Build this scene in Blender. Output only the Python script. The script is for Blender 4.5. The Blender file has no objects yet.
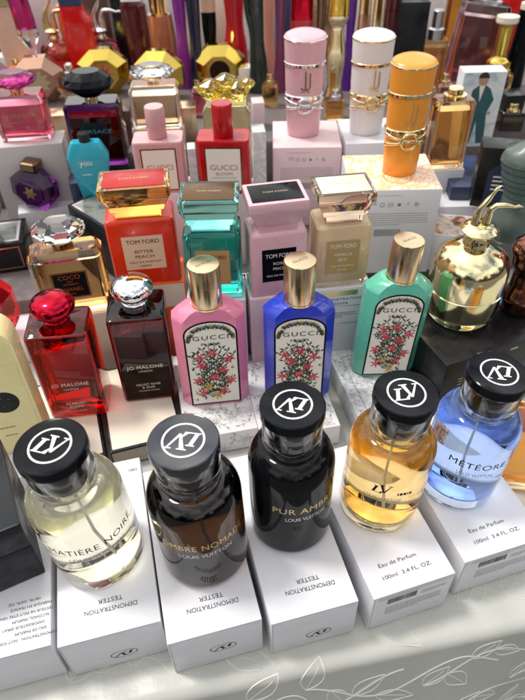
import bpy, math, random
from mathutils import Vector, Matrix
R = math.radians; PI = math.pi
CM = 0.01
scene = bpy.context.scene
col = scene.collection

# ------------------------------------------------------------------ camera
H_CAM = 48.5; F_PX = 600.0; NX, NY = 16.0, 660.0
g = Vector((NX, NY, F_PX)).normalized()           # straight down, in image axes (right, down, forward)
zc = Vector((0, 0, 1)); AY = (zc - zc.dot(g) * g).normalized(); AZ = -g; AX = AY.cross(AZ)
cam_d = bpy.data.cameras.new('camera'); cam = bpy.data.objects.new('camera', cam_d); col.objects.link(cam)
right = Vector((AX.x, AY.x, AZ.x)); down = Vector((AX.y, AY.y, AZ.y)); fwd = Vector((AX.z, AY.z, AZ.z))
m = Matrix((right, -down, -fwd)).transposed().to_4x4(); m.translation = Vector((0, 0, H_CAM * CM))
cam.matrix_world = m
cam_d.sensor_fit = 'VERTICAL'; cam_d.sensor_height = 24.0; cam_d.lens = 24.0 * F_PX / 700
cam_d.clip_start = 0.01; cam_d.clip_end = 50
cam_d.dof.use_dof = True; cam_d.dof.focus_distance = 0.48; cam_d.dof.aperture_fstop = 6.3
scene.camera = cam

def at(px, py, z):
    """point (cm) at height z that the photograph shows at pixel px, py"""
    d = (px - 262.5) * right + (py - 350) * down + F_PX * fwd
    return Vector((0, 0, H_CAM)) + d * ((z - H_CAM) / d.z)
def proj(P):
    v = P - Vector((0, 0, H_CAM)); c = v.dot(fwd)
    return 262.5 + F_PX * v.dot(right) / c, 350 + F_PX * v.dot(down) / c, c
def height_to(P, topy):
    h = 1.0
    while h < 32 and proj(P + Vector((0, 0, h)))[1] > topy: h += .05
    return h
def fit(px, py, z, wpx, topy):
    """position, real width and height of an upright thing from its base, pixel width and top row"""
    P = at(px, py, z); h = height_to(P, topy)
    return P, wpx * proj(P + Vector((0, 0, h / 2)))[2] / F_PX, h
def fitLR(bl, br, z, topy, D):
    """same from the two front bottom corners: centre, width, height, yaw; D = depth"""
    A = at(*bl, z); B = at(*br, z); e = B - A; yaw = math.atan2(e.y, e.x)
    P = (A + B) / 2; h = height_to(P, topy)
    n = Vector((-math.sin(yaw), math.cos(yaw), 0))
    return P + n * D / 2, e.length, h, yaw

# ------------------------------------------------------------------ world and sun
SUN_EL, SUN_AZ = R(66), R(-70)      # azimuth from +y (away from the camera) towards +x
w = bpy.data.worlds.new('World'); scene.world = w; w.use_nodes = True
nt = w.node_tree; nt.nodes.clear()
def N(t, ty, **k):
    n = t.nodes.new(ty)
    for a, b in k.items(): setattr(n, a, b)
    return n
sky = N(nt, 'ShaderNodeTexSky', sky_type='NISHITA', sun_disc=False, sun_elevation=SUN_EL, sun_rotation=SUN_AZ)
sky.dust_density = 3.0
tc = N(nt, 'ShaderNodeTexCoord')
cl = N(nt, 'ShaderNodeTexNoise'); cl.inputs['Scale'].default_value = 2.2; cl.inputs['Detail'].default_value = 2
nt.links.new(tc.outputs['Generated'], cl.inputs['Vector'])
rp = N(nt, 'ShaderNodeValToRGB'); rp.color_ramp.elements[0].position = .32; rp.color_ramp.elements[1].position = .68
nt.links.new(cl.outputs['Fac'], rp.inputs['Fac'])
mx = N(nt, 'ShaderNodeMix', data_type='RGBA'); mx.inputs[7].default_value = (15, 14.6, 13.8, 1)
nt.links.new(rp.outputs['Color'], mx.inputs[0]); nt.links.new(sky.outputs[0], mx.inputs[6])
sp = N(nt, 'ShaderNodeSeparateXYZ'); nt.links.new(tc.outputs['Generated'], sp.inputs[0])
r2 = N(nt, 'ShaderNodeValToRGB')    # blotchy dark band added to the low sky for reflections, in place of stalls
r2.color_ramp.elements[0].position = .16; r2.color_ramp.elements[0].color = (.05, .045, .04, 1)
r2.color_ramp.elements[1].position = .34; r2.color_ramp.elements[1].color = (1, 1, 1, 1)
n2 = N(nt, 'ShaderNodeTexNoise'); n2.inputs['Scale'].default_value = 4; nt.links.new(tc.outputs['Generated'], n2.inputs['Vector'])
ad = N(nt, 'ShaderNodeMath', operation='MULTIPLY_ADD'); ad.inputs[1].default_value = .9; nt.links.new(n2.outputs['Fac'], ad.inputs[0])
sb = N(nt, 'ShaderNodeMath', operation='SUBTRACT'); sb.inputs[1].default_value = .45; nt.links.new(sp.outputs['Z'], sb.inputs[0])
nt.links.new(sb.outputs[0], ad.inputs[2]); nt.links.new(ad.outputs[0], r2.inputs['Fac'])
ml = N(nt, 'ShaderNodeMix', data_type='RGBA', blend_type='MULTIPLY'); ml.inputs[0].default_value = 1
nt.links.new(mx.outputs[2], ml.inputs[6]); nt.links.new(r2.outputs[0], ml.inputs[7])
bk = N(nt, 'ShaderNodeMapRange'); bk.inputs[1].default_value = -.75; bk.inputs[2].default_value = .1; bk.inputs[3].default_value = .75; bk.inputs[4].default_value = 1.0
nt.links.new(sp.outputs['Y'], bk.inputs[0])     # added dimming of the sky behind the camera, darkens fronts and cloth drop
m3 = N(nt, 'ShaderNodeMix', data_type='RGBA', blend_type='MULTIPLY'); m3.inputs[0].default_value = 1
nt.links.new(ml.outputs[2], m3.inputs[6]); nt.links.new(bk.outputs[0], m3.inputs[7]); ml = m3
bg = N(nt, 'ShaderNodeBackground'); bg.inputs['Strength'].default_value = 0.12
ow = N(nt, 'ShaderNodeOutputWorld'); nt.links.new(ml.outputs[2], bg.inputs[0]); nt.links.new(bg.outputs[0], ow.inputs[0])
sun_d = bpy.data.lights.new('sun', 'SUN'); sun = bpy.data.objects.new('sun', sun_d); col.objects.link(sun)
sun_d.energy = 1.9; sun_d.angle = R(10); sun_d.color = (1, .96, .9)
sd = Vector((math.sin(SUN_AZ) * math.cos(SUN_EL), math.cos(SUN_AZ) * math.cos(SUN_EL), math.sin(SUN_EL)))
sun.rotation_euler = sd.to_track_quat('Z', 'Y').to_euler()
scene.view_settings.view_transform = 'Standard'; scene.view_settings.look = 'None'
scene.view_settings.exposure = 0.30; scene.view_settings.gamma = 1
scene.cycles.use_denoising = True; scene.cycles.max_bounces = 14; scene.cycles.transmission_bounces = 12
scene.cycles.glossy_bounces = 6; scene.cycles.diffuse_bounces = 4; scene.cycles.transparent_max_bounces = 12
scene.cycles.sample_clamp_indirect = 6; scene.cycles.blur_glossy = .3

# ------------------------------------------------------------------ materials
def _m(name):
    mt = bpy.data.materials.new(name); mt.use_nodes = True
    return mt, mt.node_tree, mt.node_tree.nodes['Principled BSDF']
def vary(t, p, c, amt, scale, bump=0, bscale=60):
    tc = N(t, 'ShaderNodeTexCoord'); no = N(t, 'ShaderNodeTexNoise'); no.inputs['Scale'].default_value = scale; no.inputs['Detail'].default_value = 4
    t.links.new(tc.outputs['Object'], no.inputs['Vector'])
    if amt:
        mx = N(t, 'ShaderNodeMix', data_type='RGBA')
        mx.inputs[6].default_value = tuple(max(0, x * (1 - amt)) for x in c) + (1,)
        mx.inputs[7].default_value = tuple(min(1, x * (1 + amt)) for x in c) + (1,)
        t.links.new(no.outputs['Fac'], mx.inputs[0]); t.links.new(mx.outputs[2], p.inputs['Base Color'])
    if bump:
        n3 = N(t, 'ShaderNodeTexNoise'); n3.inputs['Scale'].default_value = bscale; n3.inputs['Detail'].default_value = 3
        t.links.new(tc.outputs['Object'], n3.inputs['Vector'])
        b = N(t, 'ShaderNodeBump'); b.inputs['Strength'].default_value = bump; b.inputs['Distance'].default_value = .002
        t.links.new(n3.outputs['Fac'], b.inputs['Height']); t.links.new(b.outputs[0], p.inputs['Normal'])
def paint(name, c, rough=.35, coat=0, amt=.06, bump=0, bscale=60, spec=.5, scale=20):
    mt, t, p = _m(name); p.inputs['Base Color'].default_value = (*c, 1); p.inputs['Roughness'].default_value = rough
    coat = coat * .45; p.inputs['Coat Weight'].default_value = coat; p.inputs['Coat Roughness'].default_value = .04; p.inputs['Specular IOR Level'].default_value = spec
    vary(t, p, c, amt, scale, bump, bscale)
    tc = N(t, 'ShaderNodeTexCoord'); no = N(t, 'ShaderNodeTexNoise'); no.inputs['Scale'].default_value = 55; no.inputs['Detail'].default_value = 6; no.inputs['Distortion'].default_value = .8
    mr = N(t, 'ShaderNodeMapRange'); mr.inputs[1].default_value = .42; mr.inputs[2].default_value = .68; mr.inputs[3].default_value = rough * .8; mr.inputs[4].default_value = min(1, rough * 1.9)
    t.links.new(tc.outputs['Object'], no.inputs['Vector']); t.links.new(no.outputs['Fac'], mr.inputs[0]); t.links.new(mr.outputs[0], p.inputs['Roughness'])
    if coat:
        m2 = N(t, 'ShaderNodeMapRange'); m2.inputs[1].default_value = .42; m2.inputs[2].default_value = .7; m2.inputs[3].default_value = .03; m2.inputs[4].default_value = .16
        t.links.new(no.outputs['Fac'], m2.inputs[0]); t.links.new(m2.outputs[0], p.inputs['Coat Roughness'])
    return mt
def metal(name, c, rough=.12, bump=0.0):
    mt, t, p = _m(name); p.inputs['Base Color'].default_value = (*c, 1); p.inputs['Metallic'].default_value = 1; p.inputs['Roughness'].default_value = rough
    vary(t, p, c, .08, 30, bump, 40)
    tc = N(t, 'ShaderNodeTexCoord'); no = N(t, 'ShaderNodeTexNoise'); no.inputs['Scale'].default_value = 90
    mr = N(t, 'ShaderNodeMapRange'); mr.inputs[3].default_value = rough * .6; mr.inputs[4].default_value = rough * 1.6
    t.links.new(tc.outputs['Object'], no.inputs['Vector']); t.links.new(no.outputs['Fac'], mr.inputs[0]); t.links.new(mr.outputs[0], p.inputs['Roughness'])
    return mt
def glass(name, c=(1, 1, 1), rough=0.0, ior=1.5, bump=0):
    mt, t, p = _m(name); p.inputs['Base Color'].default_value = (*c, 1); p.inputs['Transmission Weight'].default_value = 1
    p.inputs['IOR'].default_value = ior; p.inputs['Roughness'].default_value = rough
    if bump: vary(t, p, c, 0, 20, bump, 45)
    return mt
def liquid(name, c, ior=.92):
    mt = bpy.data.materials.new(name); mt.use_nodes = True; t = mt.node_tree; t.nodes.clear()
    gl = N(t, 'ShaderNodeBsdfGlass'); gl.inputs['Color'].default_value = (*c, 1); gl.inputs['IOR'].default_value = ior; gl.inputs['Roughness'].default_value = 0
    o = N(t, 'ShaderNodeOutputMaterial'); t.links.new(gl.outputs[0], o.inputs[0]); return mt
def line_print(name, base, ink, scale=60, width=.035, patch=.5):
    """paper printed with fine curling plant-like lines"""
    mt, t, p = _m(name); p.inputs['Roughness'].default_value = .45
    tc = N(t, 'ShaderNodeTexCoord')
    def band(sc, wd, dist):
        no = N(t, 'ShaderNodeTexNoise'); no.inputs['Scale'].default_value = sc; no.inputs['Detail'].default_value = 1.5; no.inputs['Distortion'].default_value = dist
        t.links.new(tc.outputs['Object'], no.inputs['Vector'])
        a = N(t, 'ShaderNodeMath', operation='SUBTRACT'); a.inputs[1].default_value = .5; t.links.new(no.outputs['Fac'], a.inputs[0])
        b = N(t, 'ShaderNodeMath', operation='ABSOLUTE'); t.links.new(a.outputs[0], b.inputs[0])
        c = N(t, 'ShaderNodeMath', operation='LESS_THAN'); c.inputs[1].default_value = wd; t.links.new(b.outputs[0], c.inputs[0]); return c
    a = band(scale, width, 2.5); b = band(scale * 1.7, width * .9, 4)
    s = N(t, 'ShaderNodeMath', operation='MAXIMUM'); t.links.new(a.outputs[0], s.inputs[0]); t.links.new(b.outputs[0], s.inputs[1])
    mx = N(t, 'ShaderNodeMix', data_type='RGBA'); mx.inputs[6].default_value = (*base, 1); mx.inputs[7].default_value = (*ink, 1)
    q = N(t, 'ShaderNodeMath', operation='MULTIPLY'); q.inputs[1].default_value = .75; t.links.new(s.outputs[0], q.inputs[0])
    t.links.new(q.outputs[0], mx.inputs[0]); t.links.new(mx.outputs[2], p.inputs['Base Color']); return mt
def blotch(name, cols, scale=25, rough=.3):
    """a printed photograph: soft patches of a few colours"""
    mt, t, p = _m(name); p.inputs['Roughness'].default_value = rough
    tc = N(t, 'ShaderNodeTexCoord'); no = N(t, 'ShaderNodeTexNoise'); no.inputs['Scale'].default_value = scale; no.inputs['Detail'].default_value = 3; no.inputs['Distortion'].default_value = 1.2
    t.links.new(tc.outputs['Object'], no.inputs['Vector']); r = N(t, 'ShaderNodeValToRGB'); e = r.color_ramp.elements
    for i, c in enumerate(cols):
        ps = .3 + .4 * i / (len(cols) - 1)
        x = e[i] if i < 2 else e.new(ps); x.position = ps; x.color = (*c, 1)
    t.links.new(no.outputs['Fac'], r.inputs[0]); t.links.new(r.outputs[0], p.inputs['Base Color']); return mt

M = {
 'white': paint('white_card', (.67, .67, .71), .38, .12, .03, .25, 22),
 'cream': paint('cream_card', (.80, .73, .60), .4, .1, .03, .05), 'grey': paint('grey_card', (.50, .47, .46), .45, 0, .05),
 'taupe': paint('taupe_card', (.34, .29, .23), .45, 0, .06), 'pinkcard': paint('pale_pink_card', (.72, .56, .58), .35, .3, .04),
 'blackcard': paint('black_card', (.010, .010, .012), .25, .0, .3, .03, 60, .3), 'charcoal': paint('charcoal_plastic', (.016, .018, .022), .35, .0, .2, 0, 60, .3),
 'navy': paint('navy_card', (.03, .045, .11), .35, .3, .15), 'orangecard': paint('orange_card', (.80, .13, .02), .35, .3, .05),
 'brownbox': paint('brown_card', (.10, .05, .035), .35, .3, .2), 'bluecard': paint('blue_card', (.06, .28, .75), .3, .4, .05),
 'ink': paint('black_ink', (.006, .006, .007), .6, 0, 0, 0, 60, .08), 'greyink': paint('grey_ink', (.22, .22, .22), .5, 0, 0), 'whiteink': paint('white_ink', (.85, .85, .85), .4, 0, 0),
 'goldink': metal('gold_ink', (.75, .58, .28), .3), 'silverink': metal('silver_ink', (.7, .7, .72), .28), 'creamink': paint('cream_ink', (.85, .74, .62), .4, 0, 0),
 'orangeink': paint('orange_ink', (.9, .42, .08), .4, 0, 0), 'greenink': paint('green_ink', (.025, .06, .03), .5, 0, .3, 0, 60, .3, 300), 'redink': paint('red_ink', (.62, .04, .07), .5, 0, .25, 0, 60, .3, 300),
 'yellowink': paint('ochre_ink', (.55, .36, .06), .5, 0, .2, 0, 60, .3, 300), 'blueink': paint('blue_ink', (.10, .16, .34), .5, 0, .2, 0, 60, .3, 300), 'labelcream': paint('ivory_label', (.80, .76, .68), .4, .2, .03),
 'black': paint('black_gloss', (.004, .005, .007), .10, .0, 0, 0, 60, .16), 'blacksteel': metal('dark_collar', (.06, .06, .07), .15),
 'glass': glass('clear_glass', (.985, .99, .985)), 'neck': glass('clear_cap_plastic', (.96, .97, .97), .02, 1.45),
 'gold': metal('polished_gold', (.83, .66, .36), .09), 'goldbrush': metal('satin_gold', (.72, .56, .36), .22), 'lemongold': metal('pale_gold', (.84, .74, .44), .11),
 'silver': metal('polished_silver', (.82, .82, .84), .05), 'silversatin': metal('satin_silver', (.55, .56, .58), .28), 'rosegold': metal('rose_gold', (.62, .36, .25), .15),
 'darkrose': metal('dark_copper', (.20, .09, .07), .14), 'yellowgold': metal('yellow_gold', (.80, .58, .12), .12, .02), 'bronze': metal('old_bronze', (.22, .16, .10), .2, .05),
 'tube': paint('dip_tube_plastic', (.75, .76, .74), .3, 0, 0), 'pump': paint('pump_plastic', (.6, .6, .58), .3, 0, 0),
}
def P_(name, c, **k): M[name] = paint(name, c, **k)
P_('flora_pink', (.74, .23, .36), rough=.16, coat=.8, amt=.03); P_('flora_blue', (.022, .048, .50), rough=.14, coat=.8, amt=.04); P_('flora_green', (.12, .50, .36), rough=.16, coat=.8, amt=.04)
P_('bloom_pink', (.60, .33, .34), rough=.25, coat=.5, amt=.03); P_('bloom_red', (.42, .003, .008), rough=.22, coat=.6, amt=.05)
P_('tf_orange', (.74, .035, .005), rough=.2, coat=.7, amt=.04); P_('tf_pink', (.70, .42, .46), rough=.22, coat=.5, amt=.02); P_('tf_cream', (.90, .68, .43), rough=.3, coat=.4, amt=.02)
P_('yara_pink', (.72, .42, .47), rough=.25, coat=.5, amt=.02); P_('yara_white', (.78, .77, .76), rough=.25, coat=.5, amt=.02); P_('yara_orange', (.85, .32, .03), rough=.25, coat=.5, amt=.03)
P_('plate_red', (.42, .012, .01), rough=.2, spec=.3); P_('plate_brown', (.10, .045, .01), rough=.2, spec=.3); P_('label_tan', (.42, .27, .10), rough=.35)
P_('plate_cream', (.72, .74, .50), rough=.2, coat=.5); P_('label_peach', (.80, .55, .38), rough=.4)
P_('nude', (.70, .45, .33), rough=.2, coat=.5); P_('shoe_red', (.50, .006, .015), rough=.12, coat=.9); P_('shoe_navy', (.006, .008, .035), rough=.1, coat=.9); P_('shoe_green', (.010, .022, .018), rough=.1, coat=.9)
P_('shoe_purple', (.24, .02, .28), rough=.15, coat=.9, amt=.4, scale=200); P_('shoe_rose', (.75, .38, .28), rough=.2, coat=.6); P_('shoe_wine', (.09, .008, .010), rough=.1, coat=.9); P_('shoe_plum', (.16, .03, .09), rough=.12, coat=.8)
P_('shoe_violet', (.10, .01, .28), rough=.15, coat=.8); P_('bright_red', (.62, .01, .01), rough=.15, coat=.8); P_('turquoise', (.02, .38, .50), rough=.25, coat=.6); P_('sage', (.09, .12, .105), rough=.3, coat=.3)
P_('shoe_white', (.78, .76, .72), rough=.3, coat=.3); P_('skin', (.45, .26, .18), rough=.5); P_('hair', (.03, .02, .015), rough=.6); P_('teal_suit', (.03, .10, .11), rough=.6)
P_('deep_brown', (.022, .010, .007), rough=.5, spec=.1)
P_('foil', (.86, .76, .38), rough=.2, coat=.5, spec=.8)
for n_, c in dict(red_glass=(.80, .025, .035), wine_glass=(.55, .05, .045), magenta_glass=(.62, .03, .28), pink_glass=(.95, .50, .62), teal_glass=(.30, .85, .80), amber_glass=(.96, .55, .13),
                  violet_glass=(.16, .03, .22), yellow_glass=(.97, .80, .18), smoke_glass=(.10, .09, .10), honey_glass=(.95, .70, .40), tan_glass=(.72, .55, .38), rose_amber=(.90, .33, .16), lemon_glass=(.92, .84, .45), orange_glass=(1, .42, .06), green_glass=(.35, .5, .38)).items():
    M[n_] = glass(n_, c, .0, 1.5)
for n_, c in dict(juice_straw=(.985, .975, .89), juice_gold=(.99, .85, .55), juice_blue=(.72, .82, 1.0), juice_brown=(.22, .13, .055), juice_amber=(.97, .80, .52), juice_orange=(.96, .42, .08),
                  juice_pink=(.95, .55, .62), juice_teal=(.35, .88, .84), juice_red=(.80, .05, .05), juice_wine=(.42, .035, .025), juice_rose=(.9, .25, .25), juice_pale=(.98, .86, .70), juice_magenta=(.7, .05, .2), juice_blush=(.96, .70, .78)).items():
    M[n_] = liquid(n_, c)
M['floral_card'] = line_print('floral_line_card', (.78, .77, .76), (.36, .36, .37), 70, .05)
M['marble_card'] = line_print('marble_line_card', (.70, .72, .71), (.50, .53, .54), 22, .05)
M['orange_lace'] = line_print('orange_lace_card', (.86, .82, .78), (.90, .45, .12), 32, .045)
M['hair_photo'] = blotch('hair_photo_print', [(.10, .04, .02), (.35, .16, .09), (.7, .62, .55), (.2, .25, .25)], 40)
M['sky_photo'] = blotch('blue_photo_print', [(.2, .35, .45), (.55, .65, .68), (.75, .75, .72), (.3, .4, .4)], 30)
M['lid_photo'] = blotch('silver_lid_print', [(.07, .08, .07), (.22, .23, .20), (.10, .10, .08)], 25, .12)

# ------------------------------------------------------------------ mesh helpers (all lengths in cm)
class MB:
    def __init__(s): s.v = []; s.f = []; s.m = []
    def add(s, vs, fs, mi=0):
        o = len(s.v); s.v += [tuple(x) for x in vs]
        for f in fs: s.f.append([i + o for i in f]); s.m.append(mi)
        return s
    def loft(s, rings, mi=0, capb=True, capt=True):
        n = len(rings[0]); vs = [p for r in rings for p in r]; fs = []
        for k in range(len(rings) - 1):
            for i in range(n):
                j = (i + 1) % n; fs.append([k * n + i, k * n + j, (k + 1) * n + j, (k + 1) * n + i])
        if capb: fs.append(list(range(n))[::-1])
        if capt: fs.append([(len(rings) - 1) * n + i for i in range(n)])
        return s.add(vs, fs, mi)
    def lathe(s, prof, mi=0, n=56, sx=1, sy=1, ox=0, oy=0):
        prof = [(max(r, .002), z) for r, z in prof]
        return s.loft([[(ox + r * sx * math.cos(2 * PI * i / n), oy + r * sy * math.sin(2 * PI * i / n), z) for i in range(n)] for r, z in prof], mi)
    def prism(s, outline, levels, mi=0, off=(0, 0)):
        """levels: (z, scale) or (z, sx, sy)"""
        return s.loft([[(x * L[1] + off[0], y * L[-1] + off[1], L[0]) for x, y in outline] for L in levels], mi)
    def tube(s, pts, rad, mi=0, n=10):
        pts = [Vector(p) for p in pts]; rings = []; up = Vector((0, 0, 1)); pr = None
        for i, p in enumerate(pts):
            d = (pts[min(i + 1, len(pts) - 1)] - pts[max(i - 1, 0)]).normalized()
            a = pr - d * pr.dot(d) if pr else d.cross(up if abs(d.z) < .9 else Vector((1, 0, 0)))
            a.normalize(); pr = a; b = d.cross(a); r = rad[i] if isinstance(rad, (list, tuple)) else rad
            rings.append([tuple(p + a * r * math.cos(2 * PI * k / n) + b * r * math.sin(2 * PI * k / n)) for k in range(n)])
        return s.loft(rings, mi)
    def flat(s, shape, mp, mi=0):
        return s.add([mp(u, v) for u, v in shape[0]], shape[1], mi)
    def build(s, name, mats, parent=None, smooth=35, xf=None):
        me = bpy.data.meshes.new(name)
        me.from_pydata([(x * CM, y * CM, z * CM) for x, y, z in s.v], [], s.f)
        if not isinstance(mats, (list, tuple)): mats = [mats]
        for mt in mats: me.materials.append(M[mt] if isinstance(mt, str) else mt)
        for p, i in zip(me.polygons, s.m): p.material_index = i
        me.update()
        if smooth:
            me.shade_smooth(); me.set_sharp_from_angle(angle=R(smooth))
        o = bpy.data.objects.new(name, me); col.objects.link(o)
        if parent: o.parent = parent
        return o
def tag(o, label, cat, group=None, kind=None):
    o['label'] = label; o['category'] = cat
    if group: o['group'] = group
    if kind: o['kind'] = kind
    return o
def thing(name, label, cat, P, yaw=0, group=None, tilt=None):
    o = bpy.data.objects.new(name, None); col.objects.link(o); o.empty_display_size = .01
    o.location = (P[0] * CM, P[1] * CM, P[2] * CM); o.rotation_euler = (tilt[0] if tilt else 0, tilt[1] if tilt else 0, yaw)
    return tag(o, label, cat, group)
def rrect(w_, d, r, n=6):
    r = min(r, w_ / 2 - .01, d / 2 - .01); o = []
    for cx, cy, a0 in ((w_ / 2 - r, -d / 2 + r, -90), (w_ / 2 - r, d / 2 - r, 0), (-w_ / 2 + r, d / 2 - r, 90), (-w_ / 2 + r, -d / 2 + r, 180)):
        for i in range(n + 1):
            a = R(a0 + 90 * i / n); o.append((cx + r * math.cos(a), cy + r * math.sin(a)))
    return o
def octo(w_, d, c): return rrect(w_, d, c, 1)
def blockmb(w_, d, h, r=.08, mb=None, mi=0, z0=0, b=None, off=(0, 0), n=3):
    """box with rounded upright edges and soft top and bottom edges"""
    mb = mb or MB(); b = r if b is None else b; o = rrect(w_, d, r, n)
    rings = []
    for z, k in ((z0, b), (z0 + b * .3, b * .3), (z0 + b, 0), (z0 + h - b, 0), (z0 + h - b * .3, b * .3), (z0 + h, b)):
        sx = (w_ - 2 * k) / w_; sy = (d - 2 * k) / d
        rings.append([(x * sx + off[0], y * sy + off[1], z) for x, y in o])
    mb.loft(rings, mi); return mb
# 2-D shapes --------------------------------------------------------
_tc = {}
def text2d(s, h, width=None, spacing=1.0):
    key = (s, spacing)
    if key not in _tc:
        cu = bpy.data.curves.new('t', 'FONT'); cu.body = s; cu.align_x = 'CENTER'; cu.size = 1; cu.space_character = spacing; cu.resolution_u = 3
        ob = bpy.data.objects.new('t', cu); col.objects.link(ob)
        dg = bpy.context.evaluated_depsgraph_get(); me = bpy.data.meshes.new_from_object(ob.evaluated_get(dg))
        _tc[key] = ([(v.co.x, v.co.y) for v in me.vertices], [list(p.vertices) for p in me.polygons])
        bpy.data.meshes.remove(me); bpy.data.objects.remove(ob); bpy.data.curves.remove(cu)
    vs, fs = _tc[key]
    if not vs: return [], []
    k = h / .7; x0 = min(x for x, y in vs); x1 = max(x for x, y in vs); c = (x0 + x1) / 2
    kx = width / (x1 - x0) if width else k
    return [((x - c) * kx, y * k) for x, y in vs], fs
def sh(shape, dx=0, dy=0, rot=0, s=1):
    c, n = math.cos(rot), math.sin(rot)
    return [((x * c - y * n) * s + dx, (x * n + y * c) * s + dy) for x, y in shape[0]], shape[1]
def rect(x0, y0, x1, y1): return [(x0, y0), (x1, y0), (x1, y1), (x0, y1)], [[0, 1, 2, 3]]
def poly(pts): return list(pts), [list(range(len(pts)))]
def disc(r, n=32, ry=None): ry = ry or r; return poly([(r * math.cos(2 * PI * i / n), ry * math.sin(2 * PI * i / n)) for i in range(n)])
def annul(r1, r0, n=48, k=1):
    vs = [(r * math.cos(2 * PI * i / n), k * r * math.sin(2 * PI * i / n)) for r in (r0, r1) for i in range(n)]
    return vs, [[i, n + i, n + (i + 1) % n, (i + 1) % n] for i in range(n)]
def frame(w_, h, t):
    vs = [(-w_/2, -h/2), (w_/2, -h/2), (w_/2, h/2), (-w_/2, h/2), (-w_/2+t, -h/2+t), (w_/2-t, -h/2+t), (w_/2-t, h/2-t), (-w_/2+t, h/2-t)]
    return vs, [[i, (i+1) % 4, 4+(i+1) % 4, 4+i] for i in range(4)]
def star(n, r1, r0, a0=0):
    return poly([((r1 if i % 2 == 0 else r0) * math.cos(a0 + PI * i / n), (r1 if i % 2 == 0 else r0) * math.sin(a0 + PI * i / n)) for i in range(2 * n)])
def stroke(pts, w0, w1=None):
    w1 = w0 if w1 is None else w1; L, Rr = [], []
    for i, p in enumerate(pts):
        a = pts[max(i - 1, 0)]; b = pts[min(i + 1, len(pts) - 1)]; d = math.hypot(b[0]-a[0], b[1]-a[1]) or 1
        nx, ny = -(b[1]-a[1]) / d, (b[0]-a[0]) / d; ww = (w0 + (w1 - w0) * i / (len(pts) - 1)) / 2
        L.append((p[0]+nx*ww, p[1]+ny*ww)); Rr.append((p[0]-nx*ww, p[1]-ny*ww))
    n = len(pts); return L + Rr, [[i, n+i, n+i+1, i+1] for i in range(n-1)]
def merge(*shapes):
    vs, fs = [], []
    for s in shapes:
        o = len(vs); vs += s[0]; fs += [[i + o for i in f] for f in s[1]]
    return vs, fs
def emblem(r, k=1.0, rim=.09):
    """ring with a slanted L crossed by a raised V"""
    q = [annul(1, 1 - rim, 56, k)]
    L = [poly([(-.48, .24), (-.29, .24), (-.47, -.42), (-.66, -.42)]), rect(-.58, .24, -.18, .30), poly([(-.74, -.48), (.02, -.48), (.04, -.42), (-.72, -.42)]), poly([(-.16, -.42), (.04, -.42), (.13, -.16), (.07, -.16)])]
    V = [poly([(-.16, .50), (.06, .50), (.27, -.34), (.16, -.34)]), poly([(.60, .50), (.68, .50), (.27, -.34), (.20, -.22)]), rect(-.27, .50, .18, .56), rect(.44, .50, .80, .56)]
    q += [([(x, y * k) for x, y in s[0]], s[1]) for s in L + V]
    vs, fs = merge(*q); return [(x * r, y * r) for x, y in vs], fs
def microtext(w_, h, rows, rnd, fill=.5):
    q = []; rh = h / rows
    for i in range(rows):
        x = -w_ / 2; y = h / 2 - (i + 1) * rh; e = w_ / 2 if i < rows - 1 else w_ * .1
        while x < e:
            l = rnd.uniform(.08, .3); q.append(rect(x, y, min(x + l, e), y + rh * fill * .6)); x += l + .06
    return merge(*q)
def barcode(w_, h, rnd):
    q = []; x = -w_ / 2
    while x < w_ / 2: l = rnd.choice((.02, .03, .05)); q.append(rect(x, 0, x + l, h)); x += l + rnd.choice((.025, .04))
    return merge(*q)
def front(y, x=0, z=0): return lambda u, v: (u + x, -y, v + z)
def side(x, y=0, z=0): return lambda u, v: (x, u + y, v + z)
def top(z, x=0, y=0, rot=0):
    c, n = math.cos(rot), math.sin(rot); return lambda u, v: (x + u * c - v * n, y + u * n + v * c, z)
def cyl(r, z, a0=0): return lambda u, v: (r * math.sin(u / r + a0), -r * math.cos(u / r + a0), v + z)
def put(name, mat, parent, items):
    """items: (shape, map) pairs gathered as one printed part"""
    mb = MB()
    for s, mp in items: mb.flat(s, mp)
    return mb.build(name, mat, parent, smooth=0)

# ------------------------------------------------------------------ the setting: cloth-covered table with two raised steps, ground
EY = R(9.5); Z0 = 1.3; E0 = Vector((0.9, 16.7, 0)); EU = Vector((math.cos(EY), math.sin(EY), 0)); EV = Vector((-math.sin(EY), math.cos(EY), 0))
def cloth_pt(u, v):
    """u along the table edge, v > 0 onto the table, v < 0 down the hanging side (cm)"""
    fold = 0.0
    rr = 1.0
    if v >= 0: p = E0 + EU * u + EV * (v + rr * .57); z = 0
    elif v > -rr * PI / 2: a = -v / rr; p = E0 + EU * u + EV * (rr * .57 - rr * math.sin(a)); z = -rr + rr * math.cos(a)
    else:
        k = -v - rr * PI / 2; fold = min(1, k / 12)
        p = E0 + EU * u + EV * (rr * .57 - rr - .05 * k - fold * (1.1 * math.sin(u * .16 + .5) + .5 * math.sin(u * .37 + 2)) - fold * .6); z = -rr - k
    z += .05 * math.sin(u * .7 + v * .35) * math.sin(v * .5 + 1) + .04 * math.sin(u * 1.9 + 1.3 * math.sin(v * .6))
    return (p.x, p.y, z + Z0 - .12)
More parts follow.
